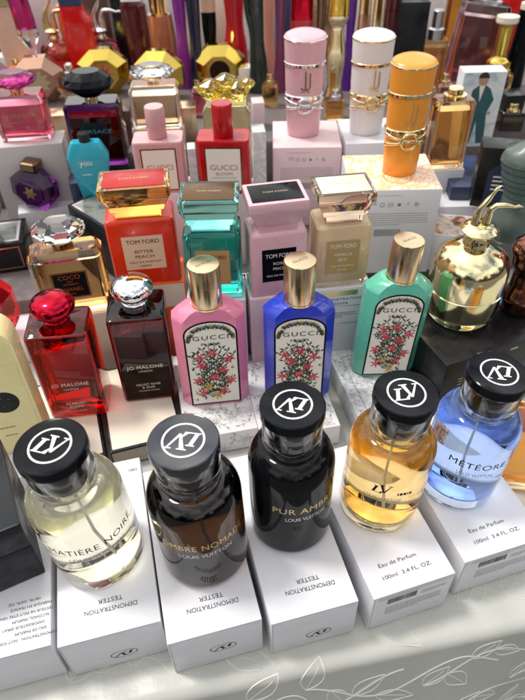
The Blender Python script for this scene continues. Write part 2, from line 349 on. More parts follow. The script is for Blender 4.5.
def cloth_mat():
    mt, t, p = _m('satin_tablecloth'); p.inputs['Roughness'].default_value = .38; p.inputs['Sheen Weight'].default_value = .1
    tc = N(t, 'ShaderNodeTexCoord'); wv = N(t, 'ShaderNodeTexNoise'); wv.inputs['Scale'].default_value = 25; wv.inputs['Detail'].default_value = 3
    t.links.new(tc.outputs['Object'], wv.inputs['Vector']); mx = N(t, 'ShaderNodeMix', data_type='RGBA')
    mx.inputs[6].default_value = (.38, .39, .35, 1); mx.inputs[7].default_value = (.50, .50, .46, 1)
    t.links.new(wv.outputs['Fac'], mx.inputs[0]); t.links.new(mx.outputs[2], p.inputs['Base Color'])
    n3 = N(t, 'ShaderNodeTexNoise'); n3.inputs['Scale'].default_value = 260; t.links.new(tc.outputs['Object'], n3.inputs['Vector'])
    b = N(t, 'ShaderNodeBump'); b.inputs['Strength'].default_value = .3; b.inputs['Distance'].default_value = .0006
    t.links.new(n3.outputs['Fac'], b.inputs['Height']); t.links.new(b.outputs[0], p.inputs['Normal']); return mt
M['cloth'] = cloth_mat()
M['thread_dim'] = paint('cloth_coloured_thread', (.52, .53, .47), .45, 0, .05); M['thread'] = paint('pale_embroidery_thread', (.66, .66, .60), .45, 0, .05)
us = [-75 + i * .6 for i in range(251)]; vs_ = [-68 + 2 * i for i in range(28)] + [-12 + .25 * i for i in range(176)] + [32 + 8 * i for i in range(26)]
mb = MB(); vv = [cloth_pt(u, v) for v in vs_ for u in us]; nu = len(us)
mb.add(vv, [[j*nu+i, j*nu+i+1, (j+1)*nu+i+1, (j+1)*nu+i] for j in range(len(vs_)-1) for i in range(nu-1)])
cloth = tag(mb.build('tablecloth', 'cloth', smooth=60), 'grey white satin cloth with leaf embroidery covering the stall table', 'tablecloth')
rnd = random.Random(5)
def on_cloth(pts, r):
    o = []
    for u, v in pts:
        x, y, z = cloth_pt(u, v); o.append((x, y + (.02 if v < -1 else 0), z + (.03 if v < -1 else 0) - .035))
    return o
emb = MB()
def leaf(u, v, ang, L, wd):
    def cv(sgn): return [(u + math.cos(ang) * L * t - math.sin(ang) * sgn * wd * math.sin(PI * t ** .8), v + math.sin(ang) * L * t + math.cos(ang) * sgn * wd * math.sin(PI * t ** .8)) for t in [i / 14 for i in range(15)]]
    for sgn in (1, -1): emb.tube(on_cloth(cv(sgn), 0), .066, n=6)
    emb.tube(on_cloth([(u + math.cos(ang) * L * t, v + math.sin(ang) * L * t) for t in [q_ / 10 for q_ in range(9)]], 0), .05, n=5)
emb_top = MB(); main = emb
for sx in range(-34, 44, 9):
    for v0 in (-4.6, -11.5, -18.5):
        u0 = sx + rnd.uniform(-.8, .8); emb = main
        for q in range(4): leaf(u0 + q * 1.9, v0 + 1.6 * math.sin((q * 1.9 / 8) * 4 + u0), (1.0, -.9, .6, -.4)[q] + rnd.uniform(-.2, .2), rnd.uniform(2.8, 3.6), rnd.uniform(.7, 1.0))
        pts = [(u0 + t * 8, v0 + 1.6 * math.sin(t * 4 + u0)) for t in [i / 16 for i in range(33)]]
        emb.tube(on_cloth(pts, 0), .085, n=6)
for sx in range(-28, 40, 6):
    emb = emb_top; u0 = sx + rnd.uniform(-1.5, 1.5)
    for q in range(3): leaf(u0, 2.2 + rnd.uniform(-.8, .8), rnd.uniform(-.8, 2.2), rnd.uniform(2, 4), rnd.uniform(.5, 1.1))
    for rr in (.5, .9, 1.3): emb.tube(on_cloth([(u0 + 2.5 + rr * math.cos(a / 3) * (1 + .15 * math.sin(a * 2)), 3 + rr * .8 * math.sin(a / 3)) for a in range(20)], 0), .06, n=5)
emb = main; emb_top.build('tone_on_tone_embroidery', 'thread_dim', cloth, smooth=60)
emb.build('embroidery', 'thread', cloth, smooth=60)
tb = MB(); c_ = E0 + EV * 104
blockmb(148, 200, 4, .5, tb, z0=-6.2)
tt = thing('stall_table', 'market table hidden beneath the embroidered grey white cloth', 'table', (c_.x, c_.y, Z0), EY)
tb.build('table_top', paint('table_wood', (.30, .2, .12), .6), tt)
for sx in (-68, 68):
    for sy in (-92, 92):
        blockmb(5, 5, 70, .5, z0=-76.2, off=(sx, sy)).build('leg', 'taupe', tt)
def step(name, v0, v1, z):
    q = MB(); d = v1 - v0; blockmb(140, d, z - Z0, .8, q, z0=Z0, n=4)
    c = E0 + EV * (v0 + d / 2); o = q.build(name, 'step_cloth'); o.location = (c.x * CM, c.y * CM, 0); o.rotation_euler.z = EY; o['kind'] = 'structure'
M['step_cloth'] = paint('step_cloth', (.13, .11, .11), .7, 0, .1, .1, 60)
step('display_step', 44, 67.9, 6.0); step('display_step', 68, 200, 12.0)
gm = MB(); gm.add([(-3000, -3000, -74.4), (3000, -3000, -74.4), (3000, 3000, -74.4), (-3000, 3000, -74.4)], [[0, 1, 2, 3]])
gr = gm.build('ground', paint('pavement', (.10, .095, .09), .8, 0, .3), smooth=0); gr['kind'] = 'structure'

# ------------------------------------------------------------------ cartons
def corners_carton(fl, fr, zt, zb, depth, kind='carton'):
    A = at(*fl, zt); B = at(*fr, zt); e = B - A; yaw = math.atan2(e.y, e.x); n = Vector((-math.sin(yaw), math.cos(yaw), 0))
    c = (A + B) / 2 + n * depth / 2; return Vector((c.x, c.y, zb)), e.length, depth, zt - zb, yaw
def carton(label, P, w_, d, h, yaw, mat='white', group=None, name='perfume_carton', cat='carton', seam=None, r=.07):
    t = thing(name, label, cat, P, yaw, group)
    b = blockmb(w_, d, h, r, b=.06).build('box_body', mat, t); t['dims'] = (w_, d, h)
    if seam:   # tuck flap: a hair of a gap along the top edge of the front panel
        q = MB(); f1 = front(d / 2 + .012)
        q.flat(rect(-w_/2 + .1, h - .115, w_/2 - .1, h - .085), f1); q.flat(rect(-w_/2 + .1, .02, -w_/2 + .125, h - .12), f1); q.flat(rect(-w_/2 + .12, h - .42, -w_/2 + .9, h - .40), f1); q.flat(rect(w_/2 - .9, h - .42, w_/2 - .12, h - .40), f1); q.build('flap_edge', seam, t, smooth=0)
    return t
def cLR(label, fl, fr, zt, zb, depth, mat='white', **k):
    P, w_, d, h, yaw = corners_carton(fl, fr, zt, zb, depth)
    t = carton(label, P, w_, d, h, yaw, mat, **k); return t, w_, d, h
GA = 'white tester cartons lying along the table edge'
LZ = 6.3
rn = random.Random(3)
a_spec = [((57, 648), (161, 621), 'white tester carton under the bottle of pale straw coloured perfume', 14.8),
          ((167, 645), (262, 619), 'white tester carton under the dark brown perfume bottle', 14.8),
          ((271, 625), (359, 601), 'white tester carton under the solid black perfume bottle', 14.8),
          ((374, 600), (456, 573), 'white carton with volume print and barcode under the golden perfume', 13.5),
          ((465, 563), (547, 537), 'white carton with volume print and barcode under the blue perfume', 13.5)]
LVBOX = []
for i, (fl, fr, lb, dp) in enumerate(a_spec):
    t, w_, d, h = cLR(lb, fl, fr, LZ, Z0, dp, 'white', group=GA, seam='greyink'); LVBOX.append((t, w_, d))
    hh = h + .012; f = front(d / 2 + .012)
    if i < 3:
        put('lettering', 'ink', t, [(text2d('DEMONSTRATION', .34, 3.7), top(hh, .2, -d/2 + 2.0, PI - .02)), (text2d('TESTER', .34, 1.75), top(hh, .2, -d/2 + 2.65, PI - .02))])
        put('corner_lettering', 'ink', t, [(text2d('1001', .28), top(hh, w_/2 - .7, d/2 - 1.1, PI))])
        put('emblem', 'ink', t, [(sh(emblem(.98, .56, .06), rot=PI), front(d/2 + .012, .4, 1.5 if i != 1 else 2.2))])
    else:
        put('lettering', 'ink', t, [(text2d('Eau de Parfum', .32, 3.1), top(hh, -.35, -d/2 + 2.1, .02)), (text2d('100ml  3.4 FL. OZ.', .30, 4.0), top(hh, .0, -d/2 + 1.15, .02))])
        put('corner_lettering', 'ink', t, [(text2d('DEM', .30), top(hh, -w_/2 + .9, d/2 - 1.6, PI))])
        put('barcode', 'ink', t, [(barcode(2.4, .75, rn), front(d/2 + .012, -.9, h - 1.5))])
        put('small_print', 'greyink', t, [(microtext(5.4, .35, 2, rn), front(d/2 + .012, -.1, h - .4)), (microtext(4.6, 1.2, 5, rn), front(d/2 + .012, .2, h - 2.5)),
            (microtext(2.0, .55, 3, rn), front(d/2 + .012, 1.7, h - 1.2))])
# the carton at the left edge and the charcoal box standing on it
t, w_, d, h = cLR('white carton full of small upside-down print at the left edge', (-52, 672), (51, 645), LZ, Z0, 13, 'white', group=GA, seam='greyink')
lines = ['DEMONSTRATION - NOT FOR SALE', 'EAU DE PARFUM', 'VAPORISATEUR SPRAY', 'ALCOHOL, PARFUM', 'TESTEUR NE PEUT ETRE VENDU', 'FABRIQUE EN FRANCE', '100 ML  3.4 FL. OZ.']
put('lettering', 'ink', t, [(sh(text2d(s, .2), 0, 0), top(h + .012, 1.45 + (.5 if k % 2 else 0), -d/2 + 1.0 + k * .45, PI)) for k, s in enumerate(lines)])
P, w_, d, h, yaw = corners_carton((-74, 562), (20, 524), 13.0, LZ + .02, 8.6)
t = thing('charcoal_gift_box', 'plain dark charcoal box standing on the leftmost white carton', 'box', P, yaw)
blockmb(w_, d, h - 2.8, .12, n=3).build('box_body', 'charcoal', t); q = MB(); blockmb(w_, d, 2.75, .12, q, z0=h - 2.76); q.build('lid', 'charcoal', t)

# row of cream cartons with black edges under the square red and dark bottles
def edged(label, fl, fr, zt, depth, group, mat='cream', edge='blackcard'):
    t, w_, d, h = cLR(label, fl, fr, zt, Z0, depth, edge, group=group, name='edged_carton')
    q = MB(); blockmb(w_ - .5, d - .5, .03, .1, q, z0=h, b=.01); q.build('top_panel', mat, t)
    q = MB(); q.flat(rect(-w_/2 + .12, .15, w_/2 - .12, h - .22), front(d/2 + .015)); q.build('front_panel', 'taupe' if mat == 'cream' else mat, t, smooth=0); return t  # taupe on cream cartons paints the shade of the front into the colour
GB = 'cream cartons with black edges'
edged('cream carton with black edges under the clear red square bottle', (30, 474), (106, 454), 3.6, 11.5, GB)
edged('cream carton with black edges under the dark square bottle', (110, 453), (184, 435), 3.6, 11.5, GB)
cLR('white carton with small print under the flat gold bottle', (-60, 492), (27, 476), 3.6, Z0, 13, 'white')
def cW(label, x, y, z0, w_, d, h, deg, mat='white', **k):
    """carton from its front left corner in cm"""
    a = R(deg); c = Vector((x, y, z0)) + Vector((math.cos(a), math.sin(a), 0)) * w_/2 + Vector((-math.sin(a), math.cos(a), 0)) * d/2
    return carton(label, c, w_, d, h, a, mat, **k)
GF = 'flower printed cartons'
def flower_print(t, w_, d, h, seed, ink='print_grey'):
    r_ = random.Random(seed); it = []; hw, hd = w_/2 - .12, d/2 - .12
    def clip(sh_, f, ax, ay): return ([(max(-ax, min(ax, x)), max(-ay, min(ay, y))) for x, y in sh_[0]], sh_[1]), f
    for f, ax, ay, cnt in ((lambda k: top(h + k), hw, hd, int(w_ * d / 2.0)), (lambda k: (lambda u, v: (u, -d/2 - k, v + h/2)), hw, h/2 - .1, int(w_ * h / 2.4))):
        for i in range(cnt):
            u, v, a = r_.uniform(-ax, ax), r_.uniform(-ay, ay), r_.uniform(0, 6.28); k = .012 + .0006 * i
            if i % 3 == 0:
                for b in range(6): it.append(clip(sh(stroke([(.12, 0), (.4, .17), (.8, .12), (1.05, 0), (.8, -.12), (.4, -.15), (.12, 0)], .06), u, v, a + b * 1.047, .8), f(k), ax, ay))
            else:
                it.append(clip(sh(stroke([(-1.1, -.3), (-.5, .1), (.2, .15), (1.2, -.2)], .055), u, v, a), f(k), ax, ay))
                for b in range(5): it.append(clip(sh(poly([(0, 0), (.2, .10), (.55, .02), (.22, -.08)]), u + (b - 2) * .42 * math.cos(a), v + (b - 2) * .42 * math.sin(a), a + (.8 if b % 2 else -.8)), f(k), ax, ay))
    put('flower_print', ink, t, it)
M['print_grey'] = paint('printed_grey_lines', (.40, .40, .41), .5, 0, 0)
M['plain_floral_card'] = paint('pearl_card', (.74, .73, .73), .4, .1, .03)
t = cW('grey flower printed carton under the pink bottle', -7.5, 36.5, Z0, 7.0, 12, 4 - Z0, 11, 'plain_floral_card', group=GF); flower_print(t, 7.0, 12, 4 - Z0, 4)
t = cW('grey flower printed carton under the blue bottle', -.3, 36.4, Z0, 7.8, 12, 4 - Z0, 11, 'plain_floral_card', group=GF); flower_print(t, 7.8, 12, 4 - Z0, 5)
t = cW('pale grey flower printed carton with outlined panel under the jade green bottle', 9.7, 36.5, Z0, 7.3, 12.5, 4 - Z0, 12.6, 'marble_card', group=GF); flower_print(t, 7.3, 12.5, 4 - Z0, 6)
put('panel_line', 'greyink', t, [(frame(5.0, 9.5, .06), top(4.06 - Z0))])

# ------------------------------------------------------------------ front row: round bottles with black disc caps
GL = 'round bottles with black emblem caps along the front'
def round_bottle(label, px, juice, glassmat, topy, yaw_deg, words_, ink, cap_rot, dark=False, Wd=6.25, tilt=None, small='LOUIS VUITTON', mono=False, z=LZ + .06, capm='black', tw=None):
    P = at(*px, z); Hh = height_to(P, topy)
    k = Hh / 12.9; r = Wd / 2
    t = thing('perfume_bottle', label, 'perfume bottle', P, R(yaw_deg), GL, tilt)
    z1 = 7.5 * k; z2 = 9.25 * k
    prof = [(0, 0), (r*.80, 0), (r*.93, .08), (r*.985, .30), (r, .6), (r, z1*.6), (r, z1)] + [(r*(.58 + .42*math.cos(a)), z1 + (z2 - z1)*math.sin(a)) for a in [PI/2*i/9 for i in range(1, 10)]] + [(r*.50, z2 + .1), (r*.50, z2 + .45), (0, z2 + .45)]
    gb = MB(); gb.lathe(prof, n=72); gb.build('glass_body', glassmat, t, smooth=50)
    q = r - .34; z1b = z1 * .98
    pl = [(0, 1.05), (q*.75, 1.0), (q*.93, 1.12), (q, 1.5), (q, z1b)] + [(q*(.58 + .42*math.cos(a)), z1b + (z2 - z1)*.72*math.sin(a)) for a in [PI/2*i/8 for i in range(1, 9)]] + [(0, z1b + (z2 - z1)*.72)]
    lq = MB(); lq.lathe(pl, n=64); lq.build('perfume', juice, t, smooth=50)
    z3 = Hh - .85
    cb = MB(); cb.lathe([(r*.47, z2 + .47), (r*.49, z2 + .5), (r*.49, z3 - .9), (r*.44, z3 - .8), (r*.30, z3 - .78), (r*.30, z3 - .1)], n=48); cb.build('spray_collar', 'blacksteel', t)
    loop = [(r*.52, z2 + .14), (r*.62, z2 + .10), (r*.66, z2 + .4), (r*.665, z3 - .05), (r*.60, z3 - .05), (r*.58, z2 + .5), (r*.52, z2 + .14)]
    cc = MB(); cc.loft([[(q_ * math.cos(2*PI*i/56), q_ * math.sin(2*PI*i/56), zz) for i in range(56)] for q_, zz in loop], capb=False, capt=False)
    cc.build('clear_cap_skirt', 'neck', t, smooth=50)
    if juice != 'black_lacquer':
        q = MB(); q.tube([(0, .1, z2 + .4), (.05, .1, 5 * k), (.35, .25, 1.15)], .065, n=10); q.build('dip_tube', 'tube', t, smooth=60)
    rc = r * .70
    cp = MB(); cp.lathe([(0, z3), (rc*.95, z3), (rc, z3 + .08), (rc, z3 + .70), (rc*.985, z3 + .79), (rc*.95, z3 + .84), (rc*.93, z3 + .82), (0, z3 + .81)], n=72)
    c = cp.build('cap', capm, t, smooth=30)
    put('emblem', 'whiteink', c, [(emblem(rc * .60), top(z3 + .84, 0, 0, R(cap_rot - yaw_deg)))])
    items = []
    if mono:
        e = emblem(1.0); e = (e[0], e[1][56:])
        items = [(sh(e, -.2, 5.9), cyl(r + .015, 0)), (microtext(1.8, .34, 1, rn, 1.4), cyl(r + .015, 5.55, .60))]
    else: items = [(text2d(words_, .62, tw, 1.08), cyl(r + .015, 5.5))]
    put('lettering', ink, t, items)
    put('maker_lettering', 'greyink' if not dark else 'silverink', t, [(text2d(small, .40, (tw or 4.4) * .62), cyl(r + .015, 4.6))])
    return t
M['black_lacquer'] = paint('black_lacquer', (.004, .004, .005), .04, .0, 0, 0, 60, .22)
M['black_sheen'] = paint('black_cap_sky_tint', (.007, .010, .018), .10, 2.2, 0)  # bluish base and extra coat imitate a sky reflection on this one cap
TY = lambda a: (0, R(a))
round_bottle('round clear bottle of pale straw perfume, leftmost of the black capped row', (103, 551), 'juice_straw', 'glass', 441, 27, 'MATIÈRE NOIRE', 'ink', -18, Wd=6.5, tilt=TY(-3), tw=6.6)
round_bottle('round smoky brown bottle with gold wording and a bluish shine on its black cap', (206, 549), 'juice_brown', 'glass', 439, 13, 'OMBRE NOMADE', 'goldink', 168, True, Wd=6.5, tilt=TY(-1.5), capm='black_sheen', tw=6.2)
round_bottle('round solid black bottle with gold wording and black emblem cap', (290, 519), 'black_lacquer', 'black_lacquer', 404, 18, 'PUR AMBRE', 'goldink', 165, True, Wd=6.2, tw=4.9)
round_bottle('round clear bottle of golden perfume with large interlaced initials', (377, 500), 'juice_gold', 'glass', 391, -16, '', 'ink', 8, Wd=6.3, mono=True, tilt=TY(2.5))
round_bottle('round clear bottle of bright blue perfume at the right end', (454, 479), 'juice_blue', 'glass', 371, -8, 'MÉTÉORE', 'ink', 172, Wd=6.3, tilt=TY(3), tw=4.4)

# ------------------------------------------------------------------ square cologne bottles with round stoppers
def square_bottle(label, bl, br, z, topy, D, glassm, juice, capm, lines, plate=None):
    P, W, Hh, yaw = fitLR(bl, br, z, topy, D)
    t = thing('cologne_bottle', label, 'perfume bottle', P, yaw, 'square cologne bottles with round stoppers')
    hb = Hh * .76; o = rrect(W, D, .45, 5)
    mb = MB(); mb.prism(o, [(0, .93), (.12, .98), (.35, 1), (hb - .35, 1), (hb - .12, .98), (hb, .92)], 0)
    mb.build('glass_body', glassm, t, smooth=40)
    q = MB(); q.prism(rrect(W - .9, D - .9, .3, 4), [(.9, .95), (1.05, 1), (hb * .8, 1), (hb * .8 + .02, .99)]); q.build('perfume', juice, t, smooth=40)
    c = MB(); c.lathe([(0, hb + .01), (1.15, hb + .01), (1.2, hb + .1), (1.2, hb + .55), (1.1, hb + .65)], n=48); c.build('spray_collar', capm, t)
    h2 = Hh - hb - .65; rr = W * .36
    prof = [(0, hb + .66), (rr*.5, hb + .66), (rr*.5, hb + .75)] + [(rr * math.cos(a) ** .8, hb + .66 + h2 * .46 + h2 * .40 * math.sin(a)) for a in [R(x) for x in (-70, -50, -30, -15, 0, 15, 30, 45, 60, 75, 85, 90)]]
    c = MB(); c.lathe(prof, n=56); c.build('cap', capm, t, smooth=50)
    if plate:
        put('label_plate', 'deep_brown', t, [(rect(-W * .44, .35, W * .44, hb * .42), front(D/2 + .012))])
    put('lettering', 'creamink', t, [(text2d(s, h, None, 1.1), front(D/2 + .03, 0, zz)) for s, h, zz in lines])
    return t
square_bottle('square clear red bottle with round shiny red stopper', (52, 420), (109, 414), 3.65, 308, 4.4, 'red_glass', 'juice_red', 'red_metal' if 'red_metal' in M else M.setdefault('red_metal', metal('red_metal', (.45, .01, .03), .1)),
              [('JO MALONE', .42, 4.4), ('LONDON', .2, 3.9), ('SCARLET', .3, 1.9), ('POPPY', .3, 1.4), ('COLOGNE INTENSE', .12, .9)])
square_bottle('square very dark wine bottle with round silver stopper', (125, 403), (178, 397), 3.65, 290, 4.6, 'wine_glass', 'juice_wine', 'silver',
              [('JO MALONE', .42, 4.5), ('LONDON', .2, 4.05), ('VELVET ROSE', .26, 2.2), ('& OUD', .26, 1.8), ('COLOGNE INTENSE', .15, 1.4)], plate=True)

# ------------------------------------------------------------------ lacquered eight-sided bottles with floral panels
def lily(s): return merge(*[sh(poly([(0, -.05), (.35, -.16), (.75, -.1), (1.05, .03), (.7, .14), (.3, .12)]), rot=R(a) + .2, s=s) for a in (10, 75, 140, 200, 262, 320)])
def floral_panel(t, W, Hp, z0, y, seed):
    r_ = random.Random(seed); wp = W * .74
    arch = lambda k: [(-wp/2 + k, k), (wp/2 - k, k), (wp/2 - k, Hp*.86)] + [((wp/2 - k) * math.cos(a), Hp*.86 + (Hp*.14 - k) * math.sin(a)) for a in [PI*i/12 for i in range(1, 12)]] + [(-wp/2 + k, Hp*.86)]
    put('label_border', 'ink', t, [(poly(arch(0)), front(y + .015, 0, z0))])
    lb = put('label_panel', 'labelcream', t, [(poly(arch(.17)), front(y + .03, 0, z0))])
    fl, lv, ye, bl = [], [], [], []
    F = lambda k: front(y + k, 0, z0)
    inside = lambda u, v: abs(u) < wp/2 - .32 and .3 < v < Hp*.9
    for i in range(10):                                   # stems fanning up from the foot
        a = -.9 + 1.8 * i / 9; pts = [(math.sin(a) * q * .25 * wp * (1 + .5 * math.sin(q * 2.5)), .3 + q * Hp * .22 * (1.3 - abs(a) * .35)) for q in [j * .25 for j in range(11)]]
        pts = [p for p in pts if inside(*p)]
        if len(pts) > 2:
            lv.append((stroke(pts, .07), F(.036)))
            for p in pts[1:]:
                for sg in (-1, 1): lv.append((sh(poly([(0, 0), (.25, .11), (.6, .02), (.25, -.09)]), p[0], p[1], PI/2 + sg * r_.uniform(.4, 1.2)), F(.038)))
    for i, (u, v) in enumerate(((-.62, .60), (.1, .62), (.68, .54), (-.45, .48), (.4, .43), (-.7, .33), (.05, .36), (.74, .30), (-.25, .22), (.5, .17), (-.68, .14), (.15, .10))):
        p = (u * (wp/2 - .38) + r_.uniform(-.22, .22), v * Hp + r_.uniform(-.25, .25))
        (fl if i not in (8, 11) else ye).append((sh(lily(.58 * W / 6), p[0], p[1], r_.uniform(0, 6)), F(.045)))
        bl.append((sh(disc(.06, 8), p[0], p[1]), F(.05)))
    for i in range(46):                                   # sprigs filling the ground
        u, v = r_.uniform(-.9, .9) * (wp/2 - .3), r_.uniform(.05, .66) * Hp; a = r_.uniform(.6, 2.5)
        c_, n_ = math.cos(a), math.sin(a); lv.append((sh(stroke([(0, 0), (.25, .05), (.5, 0)], .045), u, v, a), F(.034)))
        lv.append((sh(poly([(0, 0), (.16, .09), (.42, .02), (.16, -.08)]), u, v, a + r_.choice((.7, -.7))), F(.035)))
    for i in range(34):                                   # garland under the arch
        a = PI * (i + .5) / 34; p = ((wp/2 - .38) * math.cos(a), Hp*.83 + (Hp*.14 - .22) * math.sin(a) - (0 if 6 < i < 27 else .25) - .16 * (i % 2))
        (ye, lv, bl, lv)[i % 4].append((sh(star(5, .30, .13, i), *p), F(.042)))
    put('red_lilies', 'redink', lb, fl); put('green_leaves', 'greenink', lb, lv); put('ochre_flowers', 'yellowink', lb, ye); put('blue_flowers', 'blueink', lb, bl)
    put('lettering', 'ink', lb, [(text2d('GUCCI', .5, wp * .66, 1.2), front(y + .055, 0, z0 + Hp*.80)), (text2d('FLORA', .32, wp * .36, 1.1), front(y + .055, 0, z0 + Hp*.735))])
def flora(label, bl, br, topy, m_, seed, tilt=None):
    D = 3.0; P, W, Hh, yaw = fitLR(bl, br, 4.03, topy, D)
    t = thing('perfume_bottle', label, 'perfume bottle', P, yaw, 'lacquered bottles with floral panels', tilt)
    hb = Hh * .68; o = octo(W, D, .95)
    ns = octo(2.8, 2.4, .5)
    rings = [[(x * k, y * k, z) for x, y in o] for z, k in ((0, .95), (.08, .985), (.25, 1), (hb - .1, 1), (hb, .99))]
    for q in range(1, 7):
        a = q / 6; e = math.sin(a * PI / 2)
        rings.append([(x0 * (1 - a) * .99 + x1 * a, y0 * (1 - a) * .99 + y1 * a, hb + 1.05 * e) for (x0, y0), (x1, y1) in zip(o, ns)])
    mb = MB(); mb.loft(rings); mb.build('body', m_, t, smooth=28)
    zc_ = hb + 1.1; hc = Hh - zc_
    c = MB(); c.lathe([(0, zc_), (1.34, zc_), (1.40, zc_ + .06), (1.42, Hh - .12), (1.36, Hh - .02), (1.2, Hh), (0, Hh)], n=56); cp = c.build('cap', 'goldbrush', t)
    put('lettering', 'bronze', cp, [(sh(text2d('GUCCI', .32, 1.5), 0, -.15), top(Hh + .01, 0, 0, .5))])
    c = MB(); c.lathe([(1.2, zc_ - .12), (1.46, zc_ - .12), (1.46, zc_ - .02), (1.2, zc_ - .02)], n=48); c.build('neck_ring', 'gold', t)
    floral_panel(t, W, hb - .25, .25, D / 2, seed)
    return t
flora('glossy pink eight-sided bottle with gold cap and flower panel', (184, 408), (250, 401), 274, 'flora_pink', 1)
flora('glossy royal blue eight-sided bottle with gold cap and flower panel', (266, 403), (330, 399), 270, 'flora_blue', 2)
flora('glossy jade green eight-sided bottle with gold cap and flower panel', (353, 378), (414, 374), 249, 'flora_green', 3, tilt=(0, R(3)))

# ------------------------------------------------------------------ square-shouldered bottles with flared slab caps
GT = 'square shouldered bottles with flared slab caps'
ZT = 12.5
def slab_bottle(label, bl, br, topy, body, capm, plate, labm, inkm, lines, D=3.6, z=ZT, inner=None, yaw2=0, cap_ink='goldink'):
    P, W, Hh, yaw = fitLR(bl, br, z + .03, topy, D); yaw += yaw2
    t = thing('perfume_bottle', label, 'perfume bottle', P, yaw, GT)
    hb = Hh * .69; o = rrect(W, D, .28, 3)
    mb = MB(); mb.prism(o, [(0, .97), (.08, .99), (.2, 1), (hb - .5, 1.0), (hb - .15, .97), (hb, .90)]); mb.build('glass_body' if inner else 'body', body, t, smooth=35)
    if inner:
        q = MB(); gp = .34 if inner == 'tf_cream' else .75; q.prism(rrect(W - gp, D - gp, .2, 3), [(.6, .97), (.7, 1), (hb - gp - .1, 1), (hb - gp + .05, .94)]); q.build('perfume', inner, t, smooth=35)
    nk = MB(); nw = W * .66; nd = D * .72; hn = Hh * .075
    nk.prism(rrect(nw, nd, .15, 3), [(hb + .01, 1), (hb + hn, 1.04)]); nk.build('cap_neck', capm, t, smooth=35)
    zc_ = hb + hn + .01; cw, cd = W * 1.0, D * 1.14
    q = MB(); q.prism(rrect(cw, cd, .12, 2), [(zc_, .76), (zc_ + .5, .82), (Hh - 1.05, .96), (Hh - .85, 1), (Hh - .06, 1), (Hh, .985)]); c = q.build('cap', capm, t, smooth=30)
    q = MB(); blockmb(cw * .86, cd * .78, .05, .06, q, z0=Hh + .005, b=.01); pl = q.build('cap_plate', plate, c)
    put('lettering', cap_ink, pl, [(text2d('TOM FORD', .26, cw * .42), top(Hh + .075, 0, -.1))])
    lw, lh = W * .60, hb * .52
    lb = put('label', labm, t, [(rect(-lw/2, -lh/2, lw/2, lh/2), front(D/2 + .012, 0, hb * .50))])
    put('lettering', inkm, lb, [(text2d(s, h, None if wd is None else lw * wd), front(D/2 + .03, 0, hb * .50 + lh * zz)) for s, h, wd, zz in lines])
    return t
slab_bottle('orange bottle with see-through amber slab cap and red top plate', (117, 286), (182, 280), 188, 'tf_orange', 'amber_glass', 'plate_red', 'label_peach', 'ink',
            [('TOM FORD', .44, .80, .28), ('BITTER', .34, .46, -.0), ('PEACH', .34, .46, -.15), ('EAU DE PARFUM', .2, .76, -.3), ('100ML', .2, .3, -.42)])
slab_bottle('transparent teal bottle with teal slab cap and brown plate', (189, 299), (243, 298), 202, 'teal_glass', 'teal_glass', 'plate_brown', 'label_tan', 'ink',
            [('TOM FORD', .42, .80, .25)], inner='juice_teal')
slab_bottle('opaque pale pink bottle with black label and black cap plate', (252, 298), (306, 291), 202, 'tf_pink', 'tf_pink', 'black', 'black', 'creamink',
            [('TOM FORD', .44, .80, .24), ('ROSE', .30, .34, .02), ('PRICK', .30, .36, -.14), ('EAU DE PARFUM', .2, .72, -.34)])
slab_bottle('cream beige bottle with glassy bronze slab cap and tan label', (314, 289), (366, 284), 194, 'glass', 'tan_glass', 'plate_cream', 'label_tan', 'creamink',
            [('TOM FORD', .44, .80, .28), ('VANILLA', .32, .56, .04), ('SEX', .32, .28, -.12), ('EAU DE PARFUM', .2, .72, -.3), ('100 ML', .18, .3, -.42)], inner='tf_cream')
def under(label, bl, br, z, z0, D, mat, grow=.25, name='perfume_carton', group=None, D0=3.6):
    """upright carton that carries the bottle whose front corners are at bl, br"""
    A = at(*bl, z); B = at(*br, z); e = B - A; yaw = math.atan2(e.y, e.x); n = Vector((-math.sin(yaw), math.cos(yaw), 0))
    c = (A + B) / 2 + n * (D / 2 - .35)
    t = carton(label, Vector((c.x, c.y, z0)), e.length + 2 * grow, D, z - z0, yaw, mat, group=group, name=name); return t, e.length + 2 * grow, D, z - z0
GU = 'upright cartons under the slab capped bottles'
t, w_, d, h = under('upright orange and cream carton under the orange bottle', (117, 286), (182, 280), ZT, Z0, 4.6, 'orangecard', group=GU)
put('cream_band', 'cream', t, [(rect(-w_/2 + .08, h - 3.0, w_/2 - .08, h - .1), front(d/2 + .012))]); put('white_mark', 'whiteink', t, [(rect(.6, h - 5.4, 1.1, h - 4.0), front(d/2 + .012))])
t, w_, d, h = under('upright white carton under the teal bottle', (189, 299), (243, 298), ZT, Z0, 4.6, 'white', group=GU)
t, w_, d, h = under('upright white carton under the pale pink bottle', (252, 298), (306, 291), ZT, Z0, 4.6, 'pinkcard', group=GU)
t, w_, d, h = under('upright white tester carton with gold lines under the cream bottle', (314, 289), (366, 284), ZT, Z0, 4.6, 'white', .5, group=GU)
put('gold_lines', 'goldink', t, [(rect(-w_*.28, h - .9, w_*.28, h - .3), front(d/2 + .012)), (rect(-w_/2 + .1, h - 2.3, w_/2 - .1, h - 2.22), front(d/2 + .012)), (rect(-w_/2 + .1, h - 4.6, w_/2 - .1, h - 4.5), front(d/2 + .012))])
put('lettering', 'ink', t, [(text2d('DEMONSTRATION', .34, 4.4), front(d/2 + .014, 0, h - 1.5)), (text2d('TESTER', .30, 1.8), front(d/2 + .014, 0, h - 2.05)), (microtext(3.6, .8, 3, rn), front(d/2 + .014, 0, h - 3.3))])

